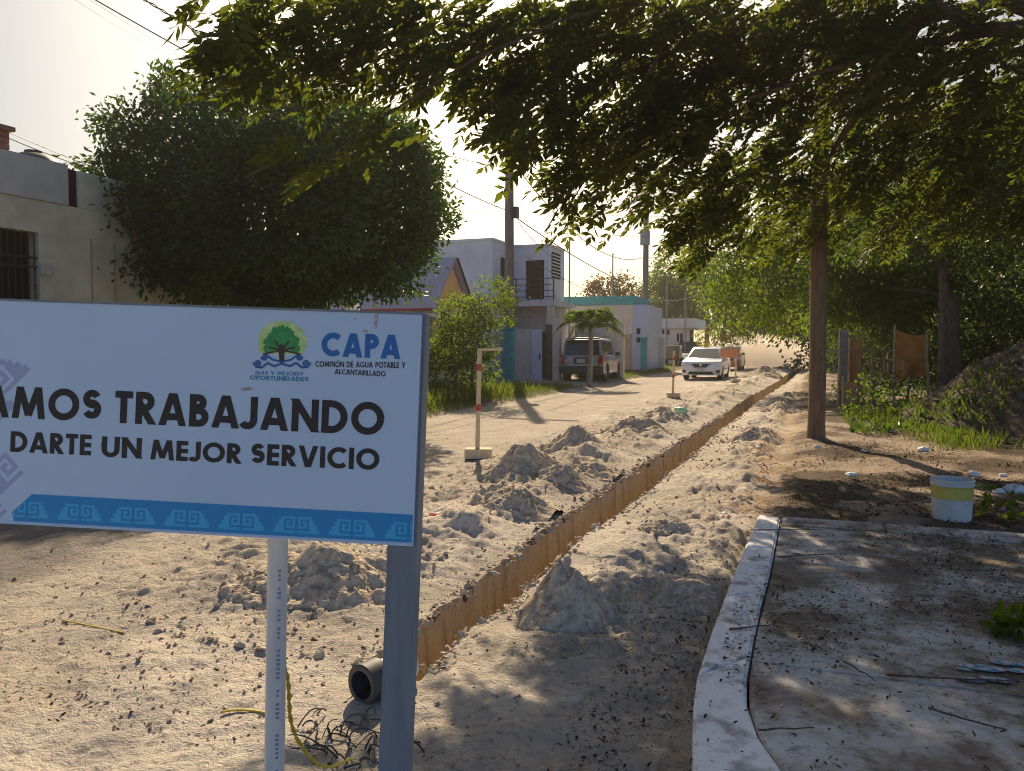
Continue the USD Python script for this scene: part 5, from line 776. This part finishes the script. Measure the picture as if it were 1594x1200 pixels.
# the round dark tree on the left
fc = at(415, 300, 17.0); fb0 = at(425, 640, 17.0); k17 = 17 / F
bl = []
for cx, cy, rx, ry, dz in ((300, 290, 115, 95, 0), (420, 225, 120, 90, 0), (555, 265, 110, 90, 0), (410, 350, 200, 90, 0), (560, 350, 115, 85, 0), (235, 340, 95, 70, 0), (330, 215, 90, 70, .6), (500, 200, 90, 65, .6), (450, 300, 190, 120, 1.6), (400, 310, 190, 120, -1.4), (430, 420, 150, 50, 0), (570, 410, 95, 50, 0), (290, 405, 90, 45, 0), (600, 300, 80, 80, 0)):
    bl.append((at(cx, cy, 17.0 + dz), (rx * k17, 1.3, ry * k17), int(rx * ry / 62), 28, .21, 1.1))
for k in range(40):
    a = k * 2.399; bl.append((at(408 + 250 * math.cos(a) * R.uniform(.92, 1.1), 305 - 165 * math.sin(a) * R.uniform(.86, 1.1), 17 + R.normal(0, .5)), (R.uniform(.25, .6), .4, R.uniform(.2, .4)), 14, 22, .15, 1.05))
for cx, cy in ((140, 345), (165, 330), (190, 195), (262, 135), (165, 265), (630, 210), (660, 330), (675, 350), (375, 122), (225, 430), (480, 455), (610, 430), (350, 455), (540, 440), (420, 465), (390, 458)): bl.append((at(cx, cy, 17 + R.normal(0, .5)), (.40, .45, .32), 22, 26, .16, 1.1))
ft = tree('round_shade_tree', 'big round dense dark green tree in front of the cream house', 'tree', (fb0[0], fb0[1], 0), 2.2, .2, bl, 'leaf_ficus', .125)
# little shoots below it
sp0 = at(325, 455, 15.0); tree('leafy_shoot', 'small bright sunlit shoot of leaves left of the round tree trunk', 'plant', (sp0[0], sp0[1], 0), 2.0, .02, [(sp0, (.35, .35, .35), 60, 6, .1, 1)], 'leaf_bright', .10)
# overhanging canopy: one large pinnate-leaved tree rooted out of frame on the right
cb0 = np.array([4.6, 9.6, 0]); ct = Thing('overhanging_tree', 'large tree with feathery leaves arching over the top of the scene', 'tree', cb0)
limbs = [limb([cb0 - [0, 0, .2], cb0 + [-.2, .1, 2], cb0 + [-.7, .5, 4]], .30, .22)]
cl_ = [ # px, py, rx, ry, depth, compound leaves
    (375, 60, 55, 40, 6.6, 26), (360, 100, 45, 28, 6.4, 22), (440, 70, 70, 50, 7.0, 45), (520, 60, 70, 60, 7.4, 60), (450, 120, 70, 35, 7.2, 40), (600, 60, 80, 60, 8.0, 80), (560, 130, 70, 45, 7.8, 50), (640, 130, 50, 50, 8, 40), (350, 130, 40, 22, 6.6, 14),
    (930, 330, 40, 26, 9.4, 18), (990, 335, 34, 30, 10.2, 18), (1060, 350, 40, 34, 10.8, 30), (1085, 395, 24, 24, 12, 14), (805, 255, 26, 18, 8.6, 9), (620, 190, 30, 18, 7.8, 8), (440, 165, 40, 16, 7.1, 10),
    (880, 350, 14, 34, 9.2, 12), (500, 250, 45, 22, 6.2, 13), (560, 200, 30, 22, 6.5, 10), (680, 40, 60, 40, 8, 55), (690, 130, 18, 40, 9, 5), (760, 50, 90, 60, 8.5, 110), (735, 160, 40, 22, 8.2, 12), (760, 120, 60, 40, 8.6, 45),
    (850, 80, 90, 90, 9, 150), (830, 190, 70, 70, 9, 80), (790, 220, 45, 40, 8.6, 28), (880, 250, 60, 60, 9.2, 65), (880, 310, 18, 36, 9.2, 12), (950, 150, 100, 110, 9.6, 190), (950, 250, 70, 55, 9.6, 70),
    (1050, 100, 110, 110, 10, 210), (1030, 230, 90, 80, 10.2, 120), (1000, 285, 60, 40, 10.2, 36), (1090, 290, 80, 60, 11, 85), (1150, 150, 120, 140, 10.5, 260), (1180, 300, 90, 80, 11.5, 120), (1110, 345, 50, 45, 12, 45),
    (1280, 90, 130, 100, 10, 210), (1300, 220, 120, 110, 11, 200), (1420, 80, 120, 90, 9, 150), (1440, 220, 120, 110, 10.5, 170), (1560, 90, 110, 100, 8.5, 130), (1570, 240, 100, 110, 9.5, 130), (1250, 340, 70, 60, 12.5, 70), (1400, 330, 110, 70, 12, 110), (1180, 20, 150, 60, 9.4, 120), (950, 20, 130, 50, 9, 110), (1330, 0, 150, 60, 9, 110)]
Ps, Ds, zc_ = [], [], []
for px, py, rx, ry, d, n in cl_:
    py = py - (28 if px < 660 and py < 170 else 22 if 660 <= px < 1060 and py > 120 else 0); n = int(n * (.72 if px < 740 else .76 if px < 1000 else 1.0)); b, v = in_ball(n, 0.0); c_ = at(px, py, d); k = d / F; P = c_ + b[:, :1] * r_ * rx * k + b[:, 1:2] * f0 * .8 + b[:, 2:] * z_ * ry * k
    Dv = (P - cb0 - [0, 0, 4]) * np.array([1, 1, .2]); Dv /= np.linalg.norm(Dv, axis=1, keepdims=True); Dv = Dv * .9 + R.normal(0, .55, Dv.shape) * np.array([1, 1, .5]) + [0, 0, -.25]; Ps.append(P - Dv * .12); Ds.append(Dv)
# unseen rest of the crown, above and to the right of the frame, that shades the sidewalk
for c_, rr, n in (((-1.6, 10.5, 6.6), (2.6, 2.6, .9), 45), ((1.2, 9.5, 6.6), (2.6, 2.4, 1.0), 45), ((3.5, 8.0, 6.0), (2.2, 2.2, 1.0), 35), ((5.5, 11, 6.2), (2.4, 2.4, 1.1), 60)):
    b, v = in_ball(n); P = np.array(c_) + b * np.array(rr); Dv = v * [1, 1, .3] + R.normal(0, .4, P.shape) + [0, 0, -.25]; Ps.append(P); Ds.append(Dv)
Ps, Ds = np.vstack(Ps), np.vstack(Ds); ln = R.uniform(.24, .42, len(Ps)); cr = compound(Ps, Ds, ln, 5, R.uniform(.12, .19, len(Ps)), .42)
fk = cb0 + [-.7, .5, 4]
for tgt, r0 in ((at(1440, 30, 8.4), .13), (at(1150, 60, 10), .10), (at(1290, 230, 11), .075), (at(1560, 150, 8.5), .10), (at(1050, 230, 10.2), .05), (np.array([-1.6, 10.5, 6.5]), .08), (np.array([5.5, 11, 6.0]), .1)):
    tgt = tgt + [0, 0, .35]; q1, q2 = fk + (tgt - fk) * .35, fk + (tgt - fk) * .7; limbs.append(limb([fk, q1 + R.normal(0, .22, 3) + [0, 0, .45], q2 + R.normal(0, .22, 3) + [0, 0, .35], tgt], r0, r0 * .25, 26, 8))
tm_ = at(1150, 60, 10)
for tgt in (at(760, 60, 8.5), at(850, 180, 9), at(950, 240, 9.6), at(880, 330, 9.2), at(1030, 250, 10.2), at(500, 250, 6.2), at(790, 225, 8.6)): limbs.append(limb([at(980, 60, 9.5) * .6 + tm_ * .4 + [0, 0, .3], (tm_ + tgt) / 2 + [0, 0, .55] + R.normal(0, .15, 3), tgt], .022, .006, 16, 6))
limbs.append(limb([at(1445, 10, 8.6), at(1390, 90, 9.2), at(1330, 180, 10), at(1292, 245, 10.6)], .085, .03, 18, 9))
ct.part('trunk', cat_(limbs), M['barkd'], smooth=True); ct.part('crown', cr, M['leaf_canopy'])
# trees along the right side of the street
def pxb(cx, cy, rx, ry, d, dr=1.2, den=1.0, sp=.2, s=1.0, per=18): k = d / F; return (at(cx, cy, d), (rx * k, dr, ry * k), max(14, int(den * rx * ry / 30)), per, sp * 1.15, s)
tb = gnd(1468, 640, .1); tb = at(1468, 625, 17.5)
tree('roadside_tree', 'dark tree with a bare brown trunk standing behind the soil heap', 'tree', (tb[0], tb[1], 0), 3.2, .10, [pxb(1440, 300, 120, 70, 17, den=.7), pxb(1540, 330, 110, 90, 17.5, den=.7), pxb(1380, 360, 80, 50, 17, den=.7), pxb(1560, 230, 120, 80, 17, den=.7), pxb(1420, 210, 120, 70, 18, den=.6)], 'leaf_dark', .13, 'trees on the right side of the street', lean=(-.05, .1))
b2_ = (2.2, 25.0, 0); tree('roadside_tree', 'tree with yellow-green sunlit leaves hanging over the trench', 'tree', b2_, 3.0, .16, [pxb(1180, 330, 80, 60, 25, den=1.0), pxb(1130, 400, 60, 60, 26, den=1.0), pxb(1200, 440, 70, 60, 24, den=1.0), pxb(1150, 470, 50, 40, 27, den=1.1), pxb(1240, 380, 60, 90, 24), pxb(1310, 330, 70, 70, 23), pxb(1330, 430, 70, 70, 22), pxb(1225, 495, 28, 28, 26)], 'leaf_bright', .15, 'trees on the right side of the street')
tree('roadside_tree', 'mid-green tree between the yellow-green one and the dark trunk', 'tree', (3.0, 20.5, 0), 2.6, .14, [pxb(1340, 400, 80, 90, 20, den=.9), pxb(1400, 440, 70, 80, 19.5, den=.9), pxb(1360, 470, 70, 34, 20.5, den=.9), pxb(1310, 460, 40, 44, 20.5, den=.9)], 'leaf_mid', .14, 'trees on the right side of the street')
tree('roadside_tree', 'dense dark tree filling the right edge above the soil heap', 'tree', (7.5, 18.5, 0), 2.0, .2, [pxb(1540, 440, 110, 110, 20, 1.8, .9), pxb(1640, 380, 130, 150, 18, 2, .8), pxb(1480, 520, 90, 70, 20, 1.5, .8), pxb(1580, 530, 90, 60, 20, 1.5, .8), pxb(1660, 200, 120, 150, 16, 2, .6)], 'leaf_dark', .14, 'trees on the right side of the street')
tree('roadside_tree', 'far dark green tree closing the street left of the wooden pole', 'tree', (1.0, 55.0, 0), 2.2, .25, [pxb(1170, 470, 50, 50, 55, 2.5, 3.2, .2, 1.0), pxb(1215, 460, 45, 60, 52, 2.5, 3.2, .2), pxb(1120, 440, 45, 45, 56, 2.5, 3.2, .2), pxb(1250, 480, 40, 40, 50, 2.5, 3.2, .2)], 'leaf_dark', .26, 'trees on the right side of the street')
tree('roadside_tree', 'distant hazy tree standing where the street vanishes', 'tree', (-2, 95.0, 0), 2, .3, [pxb(1180, 512, 40, 20, 95, 4, 6, .22), pxb(1225, 510, 40, 24, 90, 4, 6, .22), pxb(1140, 508, 40, 23, 95, 4, 6, .22), pxb(1275, 500, 40, 38, 85, 4, 6, .22), pxb(1310, 508, 40, 36, 85, 4, 6, .22)], 'leaf_bright', .22, 'trees on the right side of the street')
tree('roadside_tree', 'leafy tree behind the tin sheets and netting', 'tree', (5.0, 34.0, 0), 1.6, .2, [pxb(1330, 470, 60, 60, 34, 2, 1.4, .3), pxb(1400, 450, 70, 70, 32, 2, 1.2, .3), pxb(1460, 470, 70, 80, 30, 2, 1.2, .3), pxb(1390, 530, 60, 40, 31, 2, 1.2, .3), pxb(1300, 500, 40, 50, 38, 2, 1.4, .3)], 'leaf_mid', .2, 'trees on the right side of the street')
yb = at(1125, 540, 52); tree('yellow_bush', 'yellow-green sunlit bush beside the far road', 'bush', (yb[0], yb[1], 0), .5, .06, [pxb(1110, 524, 28, 16, 52, 1.2, 3.4, .11), pxb(1140, 521, 24, 17, 53, 1.2, 3.4, .11)], 'leaf_yellow', .16)
tree('far_tree', 'distant round dark green tree right of the transformer pole', 'tree', at(1050, 560, 75) * [1, 1, 0], 3.5, .25, [pxb(1045, 430, 30, 28, 75, 2.5, 3, .35), pxb(1065, 455, 40, 35, 76, 2.5, 3, .35), pxb(1030, 465, 28, 30, 75, 2.5, 3, .35), pxb(1050, 490, 50, 25, 78, 2.5, 3, .35), pxb(1085, 430, 22, 25, 74, 2, 3, .35)], 'leaf_mid', .36)
tree('far_tree', 'distant brownish tree crown behind the teal parapet', 'tree', at(960, 560, 70) * [1, 1, 0], 3, .22, [pxb(945, 452, 30, 16, 70, 2, 3, .3), pxb(965, 445, 18, 14, 70, 2, 3, .3), pxb(985, 458, 14, 10, 70, 2, 3, .3)], 'leaf_brown', .34)
tree('far_tree', 'distant dark tree behind the white flat house', 'tree', at(1100, 560, 80) * [1, 1, 0], 3, .25, [pxb(1100, 470, 40, 40, 80, 3, 2.5, .4), pxb(1040, 490, 40, 16, 82, 3, 2.5, .4), pxb(1010, 480, 15, 20, 84, 2, 2.5, .4)], 'leaf_dark', .4)
for cx, cy, d, lab in ((1385, 430, 40, 'tall dark backdrop tree left of the bare brown trunk'), (1500, 400, 34, 'tall dark backdrop tree right of the bare brown trunk'), (1610, 360, 30, 'tall dark backdrop tree at the right picture edge'), (1310, 450, 48, 'tall dark backdrop tree just right of the wooden pole')):
    b_ = at(cx, 580, d); tree('backdrop_tree', lab, 'tree', (b_[0], b_[1], 0), 2.0, .09, [pxb(cx, cy - 90, 95, 100, d, 2.2, .6, .35), pxb(cx - 30, cy, 90, 110, d + 1, 2.2, .6, .35), pxb(cx + 40, cy + 40, 90, 90, d, 2, .6, .35), pxb(cx, cy + 110, 90, 40, d, 1.6, .7, .3)], 'leaf_dark', .30, 'dark trees behind the right side')
# bush by the teal pillar
bb0 = at(735, 610, 22); tree('leafy_bush', 'tall leafy sunlit bush in front of the teal gate pillar', 'bush', (bb0[0], bb0[1], 0), 1.0, .05, [pxb(765, 460, 38, 24, 22, .7, 1.5, .11), pxb(720, 490, 40, 28, 22, .7, 1.5, .11), pxb(765, 488, 34, 20, 22, .7, 1.5, .11), pxb(710, 535, 42, 34, 21.6, .7, 1.7, .13), pxb(742, 540, 26, 36, 21.6, .6, 1.5, .11), pxb(690, 575, 32, 32, 21.5, .6, 1.7, .13), pxb(728, 590, 32, 26, 21.5, .6, 1.5, .11), pxb(764, 568, 10, 18, 21.5, .4, 1.5, .07), pxb(690, 610, 30, 20, 20, .5, 1.7, .12), pxb(715, 480, 14, 30, 22, .4, 1.5, .1)], 'leaf_bright', .11)
# palm
pb_ = at(917, 598, 29.2); zc = float(at(917, 512, 29)[2]); pm = Thing('small_palm', 'small palm with drooping fronds standing in front of the parked utility car', 'palm', (pb_[0], pb_[1], 0))
zz = np.linspace(-.1, zc, 16); pm.part('trunk', tube(np.stack([.06 * np.sin(zz), 0 * zz, zz], 1), np.linspace(.11, .065, 16) * (1 + .08 * (np.arange(16) % 2)), 12), M['palmbark'], local=True, smooth=True); pc = np.array([.06 * math.sin(zc), 0, zc])
for k in range(19):
    a = k * 2.399; el = .45 + 1.0 * (k / 18); Lf = R.uniform(1.5, 2.0); t = np.linspace(0, 1, 20); hd = np.array([math.cos(a), math.sin(a), 0]); P = pc + hd * (Lf * t * math.cos(el) ** .5 * .8)[:, None] + z_ * (Lf * (t * math.sin(el) * 1.05 - t ** 2.4 * .75))[:, None]
    T = np.gradient(P, axis=0); T /= np.linalg.norm(T, axis=1, keepdims=True); sd_ = np.cross(T, z_); sd_ /= np.linalg.norm(sd_, axis=1, keepdims=True); lv = []
    for s in (-1, 1): lv.append(leaves(P[2:], T[2:] * .6 + sd_[2:] * s * .8 + [0, 0, -.35], .46 * np.sin(PI * (t[2:] * .85 + .12)) + .08, .13, .2))
    lv.append(leaves(P[2:] - T[2:] * .03, T[2:] * .6 + sd_[2:] * .8 + [0, 0, -.5], .30 * np.sin(PI * (t[2:] * .85 + .12)) + .06, .13, .2)); pm.part('frond', join(lv), M['leaf_mid'], local=True)
pm.part('crown_shaft', tube([pc - [0, 0, .25], pc + [0, 0, .12]], [.07, .03], 10), M['leaf_mid'], local=True)
# grass verges, weeds
def grass(name, lab, x, y, hmin, hmax, z=None):
    n = len(x); P = np.stack([x, y, gz(x, y) - .01], 1); D_ = np.stack([R.normal(0, .4, n), R.normal(0, .4, n), np.ones(n)], 1); v, f = leaves(P, D_, R.uniform(hmin, hmax, n), .07, .3); return single(name, (v, f), M['grass'], lab, None, kind='stuff')
n = 26000; y = 13 + 50 * R.random(n) ** 1.5; x = R.uniform(-9.6, -7.45, n) + .15 * R.normal(0, 1, n); k = (fb(x, y, .5, 3, 91) > -.10) & ~((y > 27.2) & (y < 33)) & (x < -7.45); grass('verge_grass', 'rough grass on the verge along the left road edge', x[k], y[k], .05, .20)
n = 5200; x = R.normal(-9.0, .7, n); y = R.normal(19.0, 1.8, n); k = x < -7.6; grass('verge_grass', 'taller lush weeds at the foot of the leafy bush', x[k], y[k], .15, .5)
w_ = gnd(1492, 690, .1); n = 600; x = R.normal(w_[0], .30, n); y = R.normal(w_[1] + .2, .6, n); grass('weed_patch', 'sunlit green weeds at the foot of the soil heap', x, y, .05, .26)
w_ = gnd(1390, 650, .1); n = 120; x = R.normal(w_[0], .7, n); y = R.normal(w_[1], 1.2, n); grass('weed_patch', 'dim green weeds in front of the orange tarp', x, y, .05, .18)
for px, py, lab in ((1345, 640, 'leafy weed at the foot of the tin sheets'), (1385, 620, 'leafy weed below the orange tarp'), (1420, 600, 'leafy weed right of the orange tarp'), (1548, 795, 'broad green weed growing behind the bucket'), (1330, 590, 'tall weed between the sticks'), (1575, 985, 'small green weed on the litter at right'), (1365, 590, 'bright weed left of the orange tarp')):
    p = gnd(px, min(py + 15, 1200), .09) if py > 600 else at(px, 600, 21); sz_ = .05 if py > 900 else .16 if py > 700 else .45; tree('weed', lab, 'weed', (p[0], p[1], float(gz(p[0], p[1]))), sz_ * .4, .008, [(np.array([p[0], p[1], float(gz(p[0], p[1])) + sz_ * .9]), (sz_, sz_, sz_ * .8), 40 if py < 700 else 12, 6, .08 if py < 700 else .03, .8 if py < 700 else .7)], 'leaf_bright' if py > 700 else 'leaf_mid', .11, 'weeds on the right side')
hs = hv[R.integers(0, len(hv), 9000)] + np.c_[R.normal(0, .02, (9000, 2)), np.zeros(9000)]; hs = hs[(fb(hs[:, 0], hs[:, 1], .9, 4, 95) > -.01)]; n = len(hs); v, f = leaves(hs, np.stack([R.normal(0, .7, n), R.normal(0, .7, n), np.ones(n)], 1), R.uniform(.06, .30, n), .16, .3); single('heap_weeds', (v, f), M['leaf_mid'], 'thin weeds and grass growing on the brown heap of earth', None, kind='stuff')
hs = hv[R.integers(0, len(hv), 1500)]; scatter('heap_clods', 'clods and stones on the brown heap of earth', M['heap'], rocks, hs, .02 + .07 * R.random(1500) ** 3)
n = 6500; x = R.uniform(.6, 5.5, n); y = R.uniform(12.5, 22, n); k = (fb(x, y, .8, 4, 96) > .04 - .03 * (x - 2)) & (y > 14.2 + 5 * fb(x, y * 0, 1.1, 3, 97)) & (np.hypot(x - hp[0], y - hp[1]) > 2.0); v, f = leaves(np.stack([x[k], y[k], gz(x[k], y[k])], 1), np.stack([R.normal(0, .9, k.sum()), R.normal(0, .9, k.sum()), np.ones(k.sum())], 1), R.uniform(.05, .20, k.sum()), .35, .3); single('ground_weeds', (v, f), M['leaf_dark'], 'low leafy weeds covering the shaded ground by the makeshift fence', None, kind='stuff')
# hedge / climbing undergrowth behind the heap
tree('undergrowth', 'dark undergrowth between the orange tarp and the soil heap', 'bush', (3.2, 22, 0), .6, .05, [pxb(1465, 590, 40, 30, 20.5, 1, .9, .2), pxb(1500, 560, 60, 40, 20, 1, .9, .2), pxb(1365, 606, 30, 12, 21, .8, .8, .15)], 'leaf_dark', .13)

# ------------------------------------------------------------------ makeshift fence on the right
yf = 24.5
def sheet(px0, px1, py0, py1, d, amp, m, lab, name, n=40):
    a, b = at(px0, py0, d), at(px1, py0, d); z1_, z0_ = a[2], at(px0, py1, d)[2]; s = np.linspace(0, 1, n); nrm = np.array([(b - a)[1], -(b - a)[0], 0]); nrm /= np.linalg.norm(nrm); base = a + (b - a) * s[:, None] + nrm * (amp * np.sin(s * n * .9))[:, None]
    top, bot = base.copy(), base.copy(); z0_ = .02; top[:, 2] = z1_ + .04 * fb(s * 5, s * 0, 1, 3, int(px0)); bot[:, 2] = z0_; v = np.vstack([top, bot, top - nrm * .012, bot - nrm * .012]); k = np.arange(n - 1); q = np.vstack([np.stack([k, k + 1, k + 1 + n, k + n], 1), np.stack([k + 2 * n, k + 3 * n, k + 1 + 3 * n, k + 1 + 2 * n], 1), np.stack([k, k + 2 * n, k + 1 + 2 * n, k + 1], 1)])
    single(name, (v, np.vstack([q[:, [0, 1, 2]], q[:, [0, 2, 3]]])), m, lab, name.split('_')[-1] if False else 'sheet', 'sheets of the makeshift fence')
sheet(1306, 1322, 513, 592, 18.6, .025, M['zinc'], 'pale grey corrugated sheet standing upright in the makeshift fence', 'corrugated_sheet')
sheet(1322, 1342, 528, 596, 18.8, .025, M['rust'], 'orange corrugated sheet right of the grey one in the makeshift fence', 'corrugated_sheet')
sheet(1310, 1335, 594, 618, 18.3, .015, M['rust'], 'low tan panel leaning below the corrugated sheets', 'tin_panel')
a = at(1393, 512, 18.9); b = at(1446, 520, 18.5); n = 22; s, t = np.meshgrid(np.linspace(0, 1, n), np.linspace(0, 1, n), indexing='ij'); hz = a[2] - at(1393, 596, 18.9)[2]
Pt = a + (b - a) * s[..., None]; Pt[..., 2] -= t * hz * (1 - .25 * s) + .08 * np.sin(PI * s) * (1 - t); Pt += f0 * (.10 * np.sin(s * 7 + t * 3) * t)[..., None] + f0 * (.06 * fb(s * 4, t * 4, 1, 3, 5))[..., None]
idx = np.arange(n * n).reshape(n, n); q = np.stack([idx[:-1, :-1], idx[1:, :-1], idx[1:, 1:], idx[:-1, 1:]], -1).reshape(-1, 4); V = Pt.reshape(-1, 3); V = np.vstack([V, V - f0 * .01]); q = np.vstack([q, q[:, ::-1] + n * n])
single('orange_tarp', (V, np.vstack([q[:, [0, 1, 2]], q[:, [0, 2, 3]]])), M['tarp'], 'dull orange tarp hanging under the trees on the right', 'tarp', smooth=True)
for k, (px, pt_, pb__, d, dx) in enumerate(((1305, 540, 640, 20.5, 2), (1312, 585, 642, 20.2, 0), (1355, 545, 600, 24, 4), (1361, 548, 600, 24, -3), (1380, 555, 585, 23.5, -4), (1392, 505, 602, 22.6, 1), (1448, 515, 606, 22.0, -6), (1408, 560, 585, 22.4, -3), (1413, 585, 620, 22, 1), (1338, 600, 622, 23.5, 2))):
    d = d * .83 if d > 21 else d * .9; top = at(px + dx, pt_, d); bot = at(px, pb__, d); bot[2] = min(bot[2], .0) if k not in (4, 7) else bot[2]; n = 8; P = np.array([bot + (top - bot) * t for t in np.linspace(0, 1, n)]); P[1:-1] += R.normal(0, .008, (n - 2, 3))
    single('fence_stick', tube(P, np.linspace(.035, .028, n), 8), M['bamboo'], ['tall dark stick nearest the wooden pole', 'short stick beside the tall one nearest the wooden pole', 'left one of a pair of yellowish sticks', 'right one of a pair of yellowish sticks', 'leaning pale stick left of the orange tarp', 'upright stick carrying the left edge of the tarp', 'leaning stick carrying the right edge of the tarp', 'short bright stick in front of the tarp', 'stick below the tarp', 'stub of a stick under the low tan panel'][k], 'stick', 'sticks of the makeshift fence')
single('fence_rail', tube(bez([at(1283, 548, 17.5), at(1330, 545, 18.3), at(1372, 547, 19.4), at(1405, 538, 18.7)], 14), .018, 6), M['bamboo'], 'thin horizontal pole tying the fence sticks together', 'rail')
# orange safety net remains by the pole
nt = []
for k in range(26):
    p = gnd(1190 + R.normal(0, 5), 706 + k * 2.2 + R.normal(0, 4)); q_ = p + [R.normal(0, .08), R.normal(0, .10), 0]; z = float(H(p[0], p[1])); nt.append(tube(bez([p + [0, 0, z + .01], (p + q_) / 2 + [0, 0, z + .03 + .02 * R.random()], q_ + [0, 0, z + .01]], 6), .004, 4))
single('safety_net_scraps', cat_(nt), M['orangeb'], 'scraps of orange safety netting on the soil right of the trench', None, kind='stuff')

# ------------------------------------------------------------------ dust raised on the road
dc = at(1205, 560, 64)
M['dust'] = usdkit.material(stage, LK + 'dust', {'g': ('geometry', {}), 'sb': ('vector_math', {'math_type': 'subtract', 'vector2': (float(dc[0]), float(dc[1]), .2)}), 'dv': ('vector_math', {'math_type': 'divide', 'vector2': (5.8, 25.0, 2.9)}), 'ln': ('vector_math', {'math_type': 'length'}),
    'fo': ('map_range', {'range_type': 'smoothstep', 'from_min': .05, 'from_max': .92, 'to_min': 1.0, 'to_max': 0.0, 'clamp': True}), 'n': ('noise_texture', {'scale': .3, 'detail': 1.5, 'roughness': .5}), 'm': ('map_range', {'from_min': .25, 'from_max': .75, 'to_min': .08, 'to_max': .42, 'clamp': True}), 'k': ('math', {'math_type': 'multiply'}), 'v': ('principled_volume', {'color': (.84, .73, .60), 'anisotropy': .3})},
    [('g.position', 'sb.vector1'), ('sb.vector', 'dv.vector1'), ('dv.vector', 'ln.vector1'), ('ln.value', 'fo.value'), ('g.position', 'n.vector'), ('n.fac', 'm.value'), ('m.result', 'k.value1'), ('fo.result', 'k.value2'), ('k.value', 'v.density')], volume='v.volume')
dm = trimesh.creation.icosphere(4, 1.0); dm.vertices *= np.array([5.8, 25, 2.9]); dm.apply_translation([dc[0], dc[1], .2])
single('dust_cloud', dm, M['dust'], 'cloud of pale dust hanging over the far end of the trench', None, kind='stuff')

# ------------------------------------------------------------------ thin dusty air over the whole place
M['haze'] = usdkit.material(stage, LK + 'haze', {'v': ('principled_volume', {'color': (.92, .88, .82), 'density': .0006, 'anisotropy': .4})}, volume='v.volume')
single('haze', bx(-1100, 1100, -450, 1720, -2.2, 16), M['haze'], 'thin warm dusty haze in the air along the whole street', None, kind='stuff')
